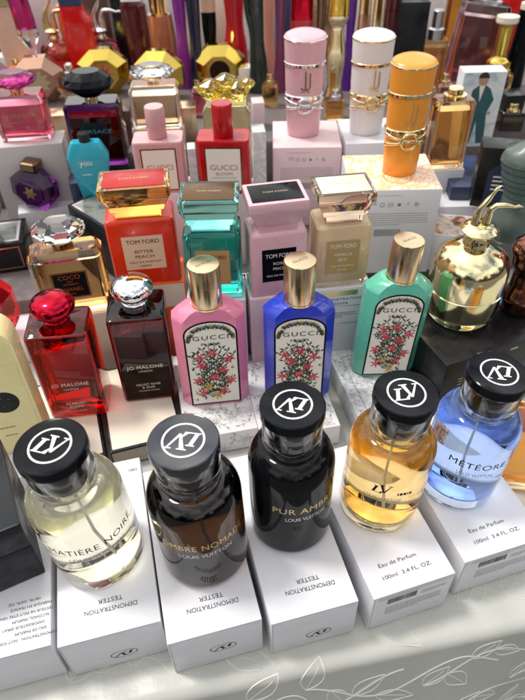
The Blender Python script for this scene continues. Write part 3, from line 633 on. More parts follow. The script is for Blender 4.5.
# ------------------------------------------------------------------ flat bottle with cut crystal stopper, black label
def crystal_bottle():
    z = 9.5; D = 3.2; P, W, Hh, yaw = fitLR((44, 319), (114, 309), z + .02, 228, D)
    t = thing('perfume_bottle', 'flat amber bottle with cut crystal stopper and black label', 'perfume bottle', P, yaw)
    hb = Hh * .72; o = octo(W, D, .5)
    mb = MB(); mb.prism(o, [(0, .97), (.15, 1), (hb - .7, 1.0), (hb - .1, .90, .8), (hb, .86, .7)]); mb.build('glass_body', 'glass', t, smooth=20)
    q = MB(); q.prism(octo(W - 1.0, D - 1.0, .3), [(.6, 1), (hb - 1.1, 1)]); q.build('perfume', 'juice_amber', t, smooth=20)
    q = MB(); q.lathe([(0, hb + .01), (1.0, hb + .01), (1.0, hb + .6), (.9, hb + .65)]); q.build('neck_ring', 'bronze', t)
    zz = hb + .66; hs = Hh - zz
    q = MB(); q.prism(octo(5.0, 3.6, 1.3), [(zz, .45), (zz + hs*.25, .9), (zz + hs*.45, 1.0), (zz + hs*.7, .96), (zz + hs*.9, .7), (Hh, .45)]); q.build('crystal_stopper', 'glass', t, smooth=0)
    lb = put('label', 'ink', t, [(rect(-1.75, -1.55, 1.75, 1.55), front(D/2 + .012, 0, hb * .5))]); put('label_rim', 'goldink', lb, [(frame(3.35, 2.95, .06), front(D/2 + .02, 0, hb * .5))])
    put('lettering', 'goldink', lb, [(text2d(s, h), front(D/2 + .03, 0, hb * .5 + dz)) for s, h, dz in (('COCO', .5, .72), ('EAU', .2, .35), ('DE PARFUM', .2, .02), ('CHANEL', .42, -.68), ('PARIS', .16, -1.1))])
    under('upright cream carton under the crystal stoppered bottle', (46, 319), (114, 309), z, Z0, 4.6, 'cream', .3)
crystal_bottle()

# ------------------------------------------------------------------ gilded bottle whose stopper is a pair of legs
def legs(mb, z, s, flip=1):
    mb.tube([(-.75*s, 0, z - .1), (-.8*s, 0, z + 1.2*s), (-.55*s, 0, z + 2.3*s), (.15*s, 0, z + 3.4*s), (.75*s, 0, z + 4.4*s), (.95*s, -.05, z + 4.95*s), (1.35*s, -.1, z + 5.3*s)],
            [.66*s, .54*s, .38*s, .36*s, .19*s, .24*s, .07*s], n=14)
    mb.tube([(.55*s, -.1, z - .1), (.62*s, -.15, z + 1.2*s), (.72*s, -.2, z + 2.3*s), (1.3*s, -.3, z + 2.75*s), (2.6*s, -.4, z + 2.75*s), (3.6*s, -.5, z + 2.5*s), (4.1*s, -.5, z + 2.6*s), (4.7*s, -.55, z + 2.45*s)],
            [.66*s, .54*s, .40*s, .38*s, .32*s, .17*s, .23*s, .07*s], n=14)
def legs_bottle(label, px, py, z, wpx, topy, bodym, capm, basem=None, yaw=0, juice=None, group='bottles with leg shaped stoppers', leg_h=.30):
    P, W, Hh = fit(px, py, z, wpx, topy); r = W / 2
    t = thing('perfume_bottle', label, 'perfume bottle', P, yaw, group); hb = Hh * (1 - leg_h) ; k = hb / 10
    lo = [(0, 0), (r*.72, 0), (r*.84, .15*k), (r*.88, .5*k)]
    if basem:
        q = MB(); q.lathe(lo + [(r*.92, 1.0*k), (r*.90, 1.1*k), (0, 1.1*k)]); q.build('glass_base', basem, t, smooth=50); start = [(0, 1.12*k), (r*.93, 1.12*k)]
    else: start = lo
    q = MB(); q.lathe(start + [(r*.97, 2.2*k), (r*.99, 3.4*k), (r*.955, 3.5*k), (r*.955, 3.62*k), (r, 3.72*k), (r, 5.2*k), (r*.97, 6.0*k), (r*.88, 6.8*k), (r*.70, 7.4*k), (r*.48, 7.75*k), (r*.36, 8.0*k), (0, 8.0*k)], n=72)
    q.build('body' if not juice else 'glass_body', bodym, t, smooth=40)
    if juice:
        q = MB(); q.lathe([(0, .9*k), (r*.80, 1*k), (r*.88, 3*k), (r*.88, 5.2*k), (r*.8, 5.9*k), (0, 5.92*k)]); q.build('perfume', juice, t, smooth=40)
    c = MB(); c.lathe([(0, 8.01*k), (r*.34, 8.01*k), (r*.32, 8.5*k), (r*.27, 8.8*k), (r*.29, 9.0*k), (r*.44, 9.25*k), (r*.47, 9.45*k), (r*.40, 9.7*k), (r*.30, 9.95*k), (0, 10*k)], n=48)
    cp = c.build('neck_ruffle', capm, t, smooth=50); s = Hh * leg_h / 5.3
    q = MB(); legs(q, 9.95*k, s); q.build('leg_stopper', capm, t, smooth=60); return t
t, w_, d, h = cLR('large black carton with tiny gold print under the gilded bottle', (447, 366), (545, 334), 8.5, Z0, 12, 'blackcard', r=.05)
put('lettering', 'goldink', t, [(microtext(1.3, .22, 1, rn, 1.2), front(d/2 + .012, -w_*.2, h - .6)), (microtext(1.6, .22, 1, rn, 1.2), front(d/2 + .012, w_*.22, h - .6)), (microtext(3.2, 3.6, 9, rn, .3), front(d/2 + .012, -w_*.2, h - 4)), (microtext(1.6, .3, 1, rn, 1), top(h + .012, 0, -d*.22))])
legs_bottle('big gilded round bottle whose stopper is a pair of golden legs', 458, 313, 8.53, 77, 186, 'lemongold', 'lemongold', 'lemon_glass', .1, leg_h=.26)

# body-shaped bottles
def torso(label, px, py, z, wpx, topy, m_, capm, yaw=0, stripes=None, tilt=None, group=None):
    P, W, Hh = fit(px, py, z, wpx, topy)
    t = thing('torso_bottle', label, 'perfume bottle', P, yaw, group, tilt); hb = Hh * .78
    secs = [(0, .62, .5), (.03, .68, .55), (.16, .74, .62), (.34, .60, .5), (.46, .60, .5), (.62, .84, .62), (.78, 1.0, .66), (.84, .93, .58), (.89, .62, .42), (.94, .32, .28), (1.0, .24, .24)]
    def ring(zf, a, b, g=0): return [(math.copysign(abs(math.cos(x)) ** .85, math.cos(x)) * (a * W / 2 + g), math.sin(x) * (b * W / 2 + g) * (1.15 if math.sin(x) < 0 else 1), zf * hb) for x in [2 * PI * i / 40 for i in range(40)]]
    def interp(zf):
        for (z0, a0, b0), (z1, a1, b1) in zip(secs, secs[1:]):
            if z0 <= zf <= z1: k = (zf - z0) / (z1 - z0); k = k * k * (3 - 2 * k); return a0 + (a1 - a0) * k, b0 + (b1 - b0) * k
    q = MB(); q.loft([ring(i / 40, *interp(i / 40)) for i in range(41)]); q.build('body', m_, t, smooth=60)
    if stripes:
        q = MB()
        for zf in (.44, .50, .56, .62, .68, .74): q.loft([ring(zf, *interp(zf), g=.0), ring(zf + .002, *interp(zf), g=.03), ring(zf + .018, *interp(zf + .018), g=.03), ring(zf + .02, *interp(zf), g=0)], capb=False, capt=False)
        q.build('stripes', stripes, t, smooth=60)
    q = MB(); r = W * .13
    q.lathe([(0, hb + .01), (r, hb + .01), (r * 1.1, hb + .2), (r * .8, hb + .5), (r * 1.2, hb + .8), (r * .8, hb + 1.1), (r, hb + 1.3), (r, Hh - .3), (r * .7, Hh), (0, Hh)]); q.build('cap', capm, t, smooth=50); return t
t, w_, d, h = cLR('flat bright blue carton under the copper coloured body shaped bottle', (487, 300), (560, 330), 8.6, Z0, 4.5, 'brownbox', r=.05)
put('blue_panel', 'bluecard', t, [(rect(-w_/2 + .8, -d/2 + .3, w_/2 - .2, d/2 - .3), top(h + .015))])
torso('dark copper body shaped bottle at the right edge', 517, 308, 8.65, 52, 200, 'darkrose', 'rosegold', .2)

# ------------------------------------------------------------------ second tier
def label_bottle(label, bl, br, z, topy, m_, frame_m, lines):
    D = 3.4; P, W, Hh, yaw = fitLR(bl, br, z, topy, D)
    t = thing('perfume_bottle', label, 'perfume bottle', P, yaw, 'lacquered bottles with framed white labels'); hb = Hh * .64
    q = MB(); q.prism(rrect(W, D, .55, 5), [(0, .97), (.1, .99), (.25, 1), (hb - .3, 1), (hb - .08, .985), (hb, .96)]); q.build('body', m_, t, smooth=35)
    q = MB(); r = W * .19; q.lathe([(0, hb + .01), (r * .9, hb + .01), (r, hb + .15), (r, Hh - .12), (r * .93, Hh), (0, Hh)]); q.build('cap', m_, t, smooth=40)
    lw, lh = W * .66, hb * .80
    lb = put('label', 'labelcream', t, [(rect(-lw/2, -lh/2, lw/2, lh/2), front(D/2 + .015, 0, hb * .47))]); put('label_border', frame_m, lb, [(frame(lw + .2, lh + .2, .14), front(D/2 + .03, 0, hb * .47))])
    put('lettering', 'greyink', lb, [(text2d(s, hh, lw * wd), front(D/2 + .04, 0, hb * .47 + dz)) for s, hh, wd, dz in lines]); return t
ZB = 15.5
LN = [('GUCCI', .62, .78, .0), ('BLOOM', .34, .48, -.6)]
label_bottle('powder pink lacquered bottle with white label in a dark frame', (139, 194), (188, 192), ZB + .03, 112, 'bloom_pink', 'bronze', LN)
label_bottle('deep red lacquered bottle with white label in a dark frame', (200, 194), (251, 194), ZB + .03, 109, 'bloom_red', 'bronze', LN + [('PROFUMO DI FIORI', .16, .7, -1.0)])
under('upright pink carton under the powder pink bottle', (139, 194), (188, 192), ZB, 6.05, 4.4, 'pinkcard', .1, group='upright cartons on the first step')
t, w_, d, h = under('upright printed silver grey carton under the deep red bottle', (200, 194), (251, 194), ZB, 6.05, 4.4, 'grey', .1, group='upright cartons on the first step')

def banded_bottle(label, px, py, z, wpx, topy, m_, bandm, yaw=0):
    P, W, Hh = fit(px, py, z, wpx, topy); r = W / 2
    t = thing('banded_bottle', label, 'perfume bottle', P, yaw, 'tall oval bottles with metal bands'); n = 48
    def rg(zf, k, slope=0): return [(k * r * math.cos(a), k * r * .82 * math.sin(a), zf * Hh + slope * math.sin(a) * 1.0) for a in [2 * PI * i / n for i in range(n)]]
    q = MB(); q.loft([rg(0, .76), rg(.01, .81), rg(.10, .84), rg(.26, .88), rg(.36, .90), rg(.38, .90)]); q.build('lower_body', m_, t, smooth=40)
    q = MB(); q.loft([rg(.382, .92), rg(.39, .97), rg(.42, .97), rg(.43, .92)]); q.build('lower_band', bandm, t, smooth=40)
    q = MB(); q.loft([rg(.431, .90), rg(.50, .93), rg(.695, .95)]); q.build('body', m_, t, smooth=40)
    q = MB(); q.loft([rg(.697, .97), rg(.70, 1.0), rg(.725, 1.0), rg(.73, .97)]); q.build('band', bandm, t, smooth=40)
    q = MB(); q.loft([rg(.731, .97), rg(.93, 1.0, .1)]); c = q.build('cap', m_, t, smooth=40)
    q = MB(); q.loft([rg(.931, 1.0, .1), rg(.936, 1.02, .1), rg(.945, 1.02, .12), rg(.948, 1.0, .12)]); q.build('cap_rim', bandm, c, smooth=40)
    q = MB(); q.loft([rg(.949, .99, .12), rg(.96, .97, .2), rg(.975, .8, .2), rg(.985, .5, .2), rg(.99, .1, .05)]); q.build('cap_top', m_, c, smooth=60)
    cm = cyl(r * .9, .0); mp = lambda u, v: (math.sin(u / r) * r * 1.0, -math.cos(u / r) * r * .82 - .02, v)
    zz = Hh * .50
    put('calligraphy', 'goldink' if bandm == 'gold' else 'bronze', t, [(stroke([(-.55, zz + .2), (-.3, zz), (0, zz + .05), (0, zz + 2.1)], .15), mp), (stroke([(.0, zz + .05), (.35, zz), (.55, zz + .25), (.55, zz + 1.9)], .15), mp), (stroke([(-.6, zz - .3), (0, zz - .15), (.6, zz - .35)], .08), mp)])
    q = MB()      # bow of metal ribbon with a ring
    for s in (1, -1):
        for dz in (.35, -.5): q.tube([(s * r * .93 * math.sin(a), -r * .77 * math.cos(a) - .02, Hh * .34 + dz * a * 1.0) for a in [i * .2 for i in range(8)]], .19, n=8)
    q.tube([(.85 * math.cos(a), -r * .80 - .08, Hh * .34 + .85 * math.sin(a)) for a in [2 * PI * i / 20 for i in range(21)]], .17, n=8)
    q.build('ribbon_ring', bandm, t, smooth=60); return t
ZY = 17.0
banded_bottle('tall matte pink oval bottle with silver bands', 303, 133, ZY + .03, 41, 30, 'yara_pink', 'silver')
banded_bottle('tall white oval bottle with gold bands', 365, 131, ZY + .03, 41, 30, 'yara_white', 'gold', .1)
banded_bottle('tall bright orange oval bottle with gold bands', 399, 171, ZY + .03, 44, 55, 'yara_orange', 'gold', .1)
GY = 'cartons under the tall oval bottles'
def symbols(t, w_, d, h, y0=1.6, ink='greyink'):
    f = front(d/2 + .014); s = w_ / 11
    put('symbols', ink, t, [(sh(x, (-2.6 + 1.05 * i) * s, h - y0), f) for i, x in enumerate((text2d('CE', .5*s), annul(.3*s, .22*s), merge(annul(.32*s, .27*s), rect(-.2*s, -.04*s, .2*s, .04*s)), disc(.22*s, 12), text2d('e', .4*s), merge(frame(.5*s, .5*s, .05*s), disc(.12*s, 8))))])
    put('small_print', ink, t, [(microtext(w_*.78, 1.7, 6, rn, .4), front(d/2 + .014, 0, h - y0 - 1.7)), (microtext(w_*.6, .2, 1, rn, .4), front(d/2 + .014, 0, h - .6))])
    put('barcode', ink, t, [(barcode(w_*.3, .9, rn), front(d/2 + .014, -w_*.05, h - y0 - 4.0))])
t, w_, d, h = cLR('pale pink carton with grey symbols under the tall pink bottle', (273, 148), (342, 147), ZY, 6.05, 8.5, 'pinkcard', group=GY); symbols(t, w_, d, h)
t, w_, d, h = cLR('pearly white carton under the tall white bottle', (346, 144), (405, 142), ZY, 6.05, 8, 'white', group=GY)
t, w_, d, h = cLR('white carton with orange lace top and grey symbols under the orange bottle', (351, 191), (443, 189), ZY, 6.05, 9.0, 'white', group=GY); symbols(t, w_, d, h, 1.8)
q = MB(); q.flat(rect(-w_/2 + .08, -d/2 + .08, w_/2 - .08, d/2 - .08), top(h + .015)); lid = q.build('lace_lid', 'orange_lace', t, smooth=0)
put('medallion', 'orangeink', lid, [(annul(1.7, 1.45), top(h + .03, .6, -d*.16)), (annul(1.2, 1.1), top(h + .03, .6, -d*.16)), (microtext(1.6, .5, 2, rn), top(h + .03, .6, -d*.16))])

# ------------------------------------------------------------------ left side
t = cLR('black carton with silver framed lid and rosy border on its front', (-50, 252), (23, 242), 10, 6.05, 6.0, 'blackcard')
t, w_, d, h = t
put('lid_panel', 'lid_photo', t, [(rect(-w_/2 + .9, -d/2 + .9, w_/2 - .9, d/2 - .9), top(h + .012))]); put('lid_frame', 'silverink', t, [(frame(w_ - 1.1, d - 1.1, .35), top(h + .02))])
put('front_border', 'rosegold', t, [(frame(w_ - 1.3, h - 1.0, .14), front(d/2 + .012, 0, h/2))])
A_ = at(67, 205, 13); B_ = at(109, 231, 13); e_ = B_ - A_; yw = math.atan2(e_.y, e_.x)
c_ = (A_ + B_) / 2 + Vector((-math.sin(yw), math.cos(yw), 0)) * 2.2
t = carton('black carton with silver framed lid set cornerwise behind the orange bottle', Vector((c_.x, c_.y, 6.05)), e_.length, 4.4, 6.95, yw, 'blackcard')
put('lid_panel', 'lid_photo', t, [(rect(-e_.length/2 + .7, -1.6, e_.length/2 - .7, 1.6), top(6.97))]); put('lid_frame', 'silverink', t, [(frame(e_.length - .9, 3.7, .25), top(6.98))])
def faceted(label, px, py, z, wpx, topy, m_, yaw=0, face=None, facem=None, cap=None, dk=.5, name='faceted_bottle', group=None, tilt=None):
    P, W, Hh = fit(px, py, z, wpx, topy); t = thing(name, label, 'perfume bottle', P, yaw, group, tilt)
    hb = Hh * (.84 if cap else 1); W2 = W / 2; c = .3
    oc = [(-W2 + c*W, 0), (W2 - c*W, 0), (W2, hb*.34), (W2, hb*.72), (W2 - c*W, hb), (-W2 + c*W, hb), (-W2, hb*.72), (-W2, hb*.34)]
    D = W * dk; rings = []
    for y, s in ((D/2, .62), (D*.2, 1), (-D*.2, 1), (-D/2, .62)): rings.append([(x * s, y, hb/2 + (zz - hb/2) * s + (0 if s == 1 else 0)) for x, zz in oc])
    q = MB(); q.loft(rings); q.build('body', m_, t, smooth=0)
    if face: put('front_medallion', facem, t, [(sh(face, 0, hb/2), front(D/2 + .015))])
    if cap:
        q = MB(); q.prism(octo(W * .34, D * .7, .2), [(hb + .01, 1), (hb + .1, 1.05), (Hh - .1, 1.05), (Hh, .8)]); q.build('cap', cap, t, smooth=0)
    return t
def disc_cap_bottle(label, bl, br, z, topy, glassm, juice, capm, group='square bottles with cut disc stoppers', word=None, ink='silverink'):
    D = 3.4; P, W, Hh, yaw = fitLR(bl, br, z, topy, D); t = thing('perfume_bottle', label, 'perfume bottle', P, yaw, group); hb = Hh * .70
    q = MB(); q.prism(rrect(W, D, .4, 3), [(0, .95), (.2, 1), (hb - .5, 1.0), (hb, .90)]); q.build('glass_body', glassm, t, smooth=30)
    q = MB(); q.prism(rrect(W - .9, D - .8, .3, 3), [(.8, .97), (.9, 1), (hb * .78, 1)]); q.build('perfume', juice, t, smooth=30)
    q = MB(); q.lathe([(0, hb + .01), (.8, hb + .01), (.8, hb + .5), (0, hb + .5)]); q.build('neck_ring', 'gold', t)
    zc_ = hb + .52; hc = Hh - zc_; rr = W * .46; q = MB(); rings = []
    for zf, k, rot in ((0, .42, 0), (.3, .86, .2), (.52, 1.0, 0), (.75, .88, .2), (1.0, .52, 0)): rings.append([(rr * k * math.cos(2*PI*(i + rot)/14), rr * .8 * k * math.sin(2*PI*(i + rot)/14), zc_ + zf * hc) for i in range(14)])
    q.loft(rings); q.build('cut_stopper', capm, t, smooth=0)
    if word: put('lettering', ink, t, [(text2d(word, .45, W * .6), front(D/2 + .02, 0, hb * .55)), (microtext(W * .45, .16, 1, rn, 1.2), front(D/2 + .02, 0, hb * .44))])
    return t
faceted('black faceted bottle on the silver framed carton at the left edge', -10, 236, 10.03, 40, 158, 'smoke_glass', .3, dk=.6)
t, w_, d, h = cLR('small white carton under the dark violet faceted bottle', (18, 214), (78, 205), 9, 6.05, 4.0, 'white')
faceted('dark violet star cut bottle with gold studs and metal cap', 39, 207, 9.03, 46, 160, 'violet_glass', -.2, star(6, 1.0, .5), 'goldink', 'bronze', tilt=(0, R(6)))
t, w_, d, h = cLR('tall grey carton under the magenta stoppered bottle', (-14, 149), (62, 143), ZY, 6.05, 4.2, 'grey')
disc_cap_bottle('pink glass bottle with big magenta cut stopper', (2, 143), (52, 140), ZY + .03, 76, 'pink_glass', 'juice_pink', 'magenta_glass', word='VERSACE', ink='goldink')
disc_cap_bottle('black violet glass bottle with dark cut stopper', (76, 168), (129, 165), 14.53, 75, 'violet_glass', 'juice_wine', 'black', word='VERSACE')
under('black carton under the black violet bottle', (76, 168), (129, 165), 14.5, 6.05, 4.2, 'blackcard', .1)
disc_cap_bottle('clear bottle of pale amber perfume with clear cut stopper', (134, 130), (182, 128), 14.53, 68, 'glass', 'juice_pale', 'glass')
under('pink carton under the clear stoppered bottle', (134, 128), (182, 126), 14.5, 12.05, 4.2, 'pinkcard', .3)
cLR('small purple carton with pale stripes beside the turquoise bottle', (69, 184), (83, 182), 12.5, 6.05, 3, 'navy')
P, W, Hh = fit(97, 196, 12.53, 40, 133)
t = thing('perfume_bottle', 'turquoise tapered bottle with wide shoulders and small spray top', 'perfume bottle', P, .1)
q = MB(); q.prism(rrect(W, W * .4, .5, 4), [(0, .62), (.1, .66), (Hh * .62, 1.0), (Hh * .68, 1.0), (Hh * .86, .74), (Hh * .88, .68)]); q.build('body', 'turquoise', t, smooth=35)
q = MB(); q.lathe([(0, Hh * .88), (W * .14, Hh * .88), (W * .14, Hh), (0, Hh)]); q.build('spray_top', 'charcoal', t)
put('lettering', 'whiteink', t, [(text2d('you', .7), front(W * .2 + .05, -.3, Hh * .56)), (microtext(1.8, .2, 1, rn, 1), front(W * .19 + .05, 0, Hh * .42))])
under('small dark carton under the turquoise bottle', (84, 198), (110, 197), 12.5, 6.05, 3.4, 'charcoal', .2)
# gold foil flat bottle and red crystal bottle at the left edge
P, W, Hh, yaw = fitLR((-42, 465), (52, 446), 3.65, 338, 3.0)
t = thing('flat_gold_bottle', 'flat pale gold bottle with dark round emblem at the left edge', 'perfume bottle', P, yaw)
def slab_xz(w_, h, d, n=12, rr=2.2):
    o = [(-w_/2, 0), (w_/2, 0), (w_/2, h - rr)] + [(w_/2 - rr + rr * math.cos(a), h - rr + rr * math.sin(a)) for a in [PI/2*i/n for i in range(1, n)]] + [(w_/2 - rr, h), (-w_/2 + rr, h)] + [(-w_/2 + rr - rr * math.sin(a), h - rr + rr * math.cos(a)) for a in [PI/2*i/n for i in range(1, n)]] + [(-w_/2, h - rr)]
    return MB().loft([[(x * k, y, h/2 + (z - h/2) * k) for x, z in o] for y, k in ((d/2, .97), (d/2 - .1, 1), (-d/2 + .1, 1), (-d/2, .97))])
slab_xz(W, Hh, 3.0).build('body', 'foil', t, smooth=30)
pn = put('front_panel', 'foil', t, [(rect(-W/2 + .5, .5, W/2 - .3, Hh * .74), front(1.52))])
put('emblem', 'blackcard', pn, [(sh(annul(1.25, .55), W * .22, Hh * .46), front(1.54)), (sh(star(5, .9, .5), W * .22, Hh * .46), front(1.55))]); put('lettering', 'bronze', pn, [(microtext(2.6, .2, 1, rn, 1), front(1.54, W * .2, Hh * .25)), (microtext(1.8, .18, 1, rn, 1), front(1.54, W * .2, Hh * .18))])
q = MB(); blockmb(2.4, 1.6, 2.4, .4, q, z0=Hh + .01, off=(W * .10, 0)); q.build('cap', 'gold', t)
P, W, Hh = fit(2, 335, 4.03, 52, 262)
faceted('clear red cut glass bottle behind the flat gold bottle', 0, 338, 4.03, 56, 262, 'red_glass', .2, cap='gold', dk=.55)
cW('white carton under the red cut glass bottle', at(-40, 352, 4).x, at(-40, 352, 4).y, Z0, 8.2, 6, 4 - Z0, 8, 'white')

# ------------------------------------------------------------------ right side, second tier
t, w_, d, h = cLR('carton printed with a photograph of brown hair', (430, 234), (500, 240), 11, 6.05, 5.0, 'white'); put('photo_print', 'hair_photo', t, [(rect(-w_/2 + .2, -d/2 + .2, w_/2 - .2, d/2 - .2), top(h + .012))])
t, w_, d, h = cLR('white carton with a thin outlined emblem beside the orange laced carton', (440, 207), (520, 205), 11.6, 6.05, 10, 'white'); put('outline_emblem', 'greyink', t, [(annul(1.3, 1.22), top(h + .012, -w_*.25, -d*.2)), (sh(frame(1.4, 1.4, .07), rot=.8), top(h + .014, -w_*.25, -d*.2))])
t, w_, d, h = cLR('flat navy carton with a rosy crest on its lid', (452, 187), (540, 187), 13.4, 11.63, 9, 'navy'); put('crest', 'rosegold', t, [(annul(1.5, 1.35, 40, .7), top(h + .012, -w_*.12, -d*.1)), (microtext(2, .5, 2, rn), top(h + .012, -w_*.12, -d*.1))])
def mancard():
    A = at(450, 147, 13.45); B = at(490, 146, 13.45); e = B - A; P = (A + B) / 2; yaw = math.atan2(e.y, e.x); h = height_to(P, 72); w_ = e.length; d = 2.6
    t = carton('white carton with a full-length print of a man in a dark teal suit', Vector((P.x, P.y + d/2, 13.43)), w_, d, h, yaw, 'white')
    f = lambda k: front(d/2 + k, 0, 0); s = h / 8.4
    pr = put('photo_print', 'sky_photo', t, [(rect(-w_/2 + .1, .1, w_/2 - .1, h - .1), f(.012))])
    put('printed_suit', 'teal_suit', pr, [(poly([(-1.3*s, .4*s), (-.3*s, .4*s), (0, 3*s), (.5*s, .4*s), (1.4*s, .4*s), (1.0*s, 4*s), (1.5*s, 5.4*s), (.9*s, 6.6*s), (.3*s, 7*s), (-.5*s, 7*s), (-1.1*s, 6.5*s), (-1.3*s, 4.4*s), (-1.0*s, 3.8*s)]), f(.02))])
    put('printed_shirt', 'labelcream', pr, [(poly([(-.1*s, 5.2*s), (.22*s, 7*s), (-.42*s, 7*s)]), f(.024))]); put('printed_hands', 'skin', pr, [(sh(disc(.2*s, 10), 1.25*s, 3.9*s), f(.024)), (sh(disc(.2*s, 10), -1.2*s, 4.0*s), f(.024))])
    put('printed_face', 'skin', pr, [(sh(disc(.55*s, 20, .7*s), -.1*s, 7.6*s), f(.024))]); put('printed_hair', 'hair', pr, [(sh(poly([(.6*math.cos(a), .65*math.sin(a)) for a in [PI*i/10 for i in range(11)]]), -.1*s, 7.75*s, 0, s), f(.028))])
mancard()
t, w_, d, h = under('black carton with striped sailor bottle print at the right edge', (484, 146), (540, 150), 20.5, 13.43, 3.0, 'blackcard', .1)
put('stripes', 'whiteink', t, [(rect(-w_*.2, 2.2 + .5 * i, w_*.4, 2.4 + .5 * i), front(d/2 + .014)) for i in range(4)]); put('printed_bottle', 'navy', t, [(poly([(-w_*.3, .6), (w_*.4, .6), (w_*.4, 4.6), (w_*.2, 5.6), (-w_*.1, 5.6), (-w_*.3, 4.4)]), front(d/2 + .012))])
torso('frosted sage green body shaped bottle with dark stripes', 508, 236, 11.62, 60, 100, 'sage', 'bronze', -.1, stripes='teal_suit', tilt=(0, R(1)))
def rect_bottle(label, bl, br, z, topy, glassm, juice, capm, hbk=.78, D=3.0, group=None, tilt=None, cap='disc'):
    P, W, Hh, yaw = fitLR(bl, br, z, topy, D); t = thing('perfume_bottle', label, 'perfume bottle', P, yaw, group, tilt); hb = Hh * hbk
    q = MB(); q.prism(rrect(W, D, .35, 4), [(0, .96), (.15, 1), (hb - .4, 1.0), (hb - .1, .96), (hb, .9)]); q.build('glass_body', glassm, t, smooth=30)
    q = MB(); q.prism(rrect(W - .7, D - .7, .25, 4), [(.7, 1), (hb * .86, 1)]); q.build('perfume', juice, t, smooth=30)
    r = W * .2; q = MB(); q.lathe([(0, hb + .01), (r * 1.5, hb + .01), (r * 1.5, hb + (Hh - hb) * .35), (r, hb + (Hh - hb) * .4), (r, Hh - .1), (r * .9, Hh), (0, Hh)]); q.build('cap', capm, t, smooth=35); return t, W, D, hb
t_, W, D, hb = rect_bottle('rectangular amber bottle with gold spray behind the orange bottle', (428, 170), (463, 168), 14.53, 92, 'honey_glass', 'juice_amber', 'gold', .88)
under('white carton under the rectangular amber bottle', (428, 170), (463, 168), 14.5, 6.05, 3.4, 'white', .1)

# ------------------------------------------------------------------ back rows on the upper step
ZS = 12.02
GX = 'faceted gem shaped bottles'
faceted('smoky rose gold gem shaped bottle with engraved medallion', 46, 101, ZS, 50, 56, 'rosegold', .1, star(10, 2.1, 1.3), 'lemongold', group=GX)
faceted('yellow gold gem shaped bottle with a flower of red cut-outs', 108, 93, ZS, 48, 48, 'yellowgold', .1, star(9, 2.1, .8), 'redink', group=GX)
faceted('yellow gold gem shaped bottle behind the clear stopper', 163, 98, ZS, 48, 50, 'yellowgold', -.1, frame(2.4, 2.4, .5), 'foil', group=GX)
faceted('gold framed gem shaped bottle with dark round window', 221, 90, ZS, 50, 44, 'yellowgold', .05, disc(1.7), 'deep_brown', group=GX)
faceted('pale mauve gem shaped bottle at the left edge', 4, 100, ZS, 30, 63, 'pink_glass', .2, group=GX)
P, W, Hh = fit(229, 152, 15.2, 52, 70)
t = thing('perfume_bottle', 'lemon glass bottle with lumpy crystal flower stopper behind the red bottle', 'perfume bottle', P, 0)
q = MB(); q.prism(rrect(W * .9, W * .5, .5, 4), [(0, .95), (.2, 1), (Hh * .55, 1), (Hh * .62, .85)]); q.build('glass_body', 'lemon_glass', t, smooth=30)
rb = random.Random(8)
q = MB()
for cx, cz, rr in ((-.28, .78, .26), (.22, .76, .26), (0, .86, .22), (.42, .84, .14), (-.1, .72, .2)):
    n = 9; rings = []
    for zf in (-.95, -.55, 0, .5, .95): rings.append([(cx * W + rr * W * math.sqrt(1 - zf * zf) * math.cos(2*PI*(i + zf)/n) * rb.uniform(.85, 1.1), rr * W * .8 * math.sqrt(1 - zf * zf) * math.sin(2*PI*(i + zf)/n), Hh * cz + zf * rr * W * .75) for i in range(n)])
    q.loft(rings)
q.build('flower_stopper', 'yellow_glass', t, smooth=0); put('lettering', 'bronze', t, [(microtext(W * .5, .3, 1, rn, 1), front(W * .25 + .03, 0, Hh * .4))])
cP = at(229, 152, 15.2); carton('white carton under the lemon glass bottle', Vector((cP.x, cP.y, 6.05)), 5.6, 3.6, 9.1, 0, 'white')

GS = 'tall curved bottles in the back row'
def tall(label, px, py, topy, wpx, secs, m_, cap=None, capf=.85, lean=0, z=ZS, yaw=0, dk=.55, group=GS, name='curved_bottle', ball=False, squ=2.0):
    """secs: (height fraction, width factor, sideways shift)"""
    P, W, Hh = fit(px, py, z, wpx, topy); t = thing(name, label, 'perfume bottle', P, yaw, group)
    def at_(zf):
        for (z0, a0, s0), (z1, a1, s1) in zip(secs, secs[1:]):
            if z0 <= zf <= z1: k = (zf - z0) / (z1 - z0); k = k * k * (3 - 2 * k); return a0 + (a1 - a0) * k, s0 + (s1 - s0) * k
    def rg(zf, g=1):
        a, s = at_(zf); n = 24
        return [(s * W + g * a * W/2 * math.copysign(abs(math.cos(x)) ** (2/squ), math.cos(x)), g * a * W/2 * dk * math.copysign(abs(math.sin(x)) ** (2/squ), math.sin(x)), zf * Hh) for x in [2*PI*(i + .5)/n for i in range(n)]]
    q = MB(); e = capf if cap else 1; q.loft([rg(e * i / 30) for i in range(31)]); q.build('body', m_, t, smooth=60)
    if cap:
        q = MB(); q.loft([rg(e + .004 + (1 - e - .004) * i / 8, .98) for i in range(9)]); q.build('cap', cap, t, smooth=60)
    if ball:
        q = MB(); r = W * .2; q.lathe([(r * math.cos(a), r + r * math.sin(a)) for a in [PI * (i / 10 - .5) for i in range(11)]], ox=W * .42, oy=-W * .2); q.build('heel_ball', 'silversatin', t, smooth=60)
    return t
SH = ((0, 1.0, 0), (.12, .9, 0), (.5, .62, 0), (.8, .75, 0), (1, 1.0, 0)); TP = ((0, 1, 0), (.5, .9, 0), (.75, .62, 0), (.85, .5, 0), (1, .5, 0))
tall('tapered peach nude bottle with gold collar and black top', 27, 88, -14, 34, ((0, 1.0, .1), (.6, .85, 0), (.8, .7, -.08), (1, .62, -.1)), 'nude', 'gold', .82, squ=5)
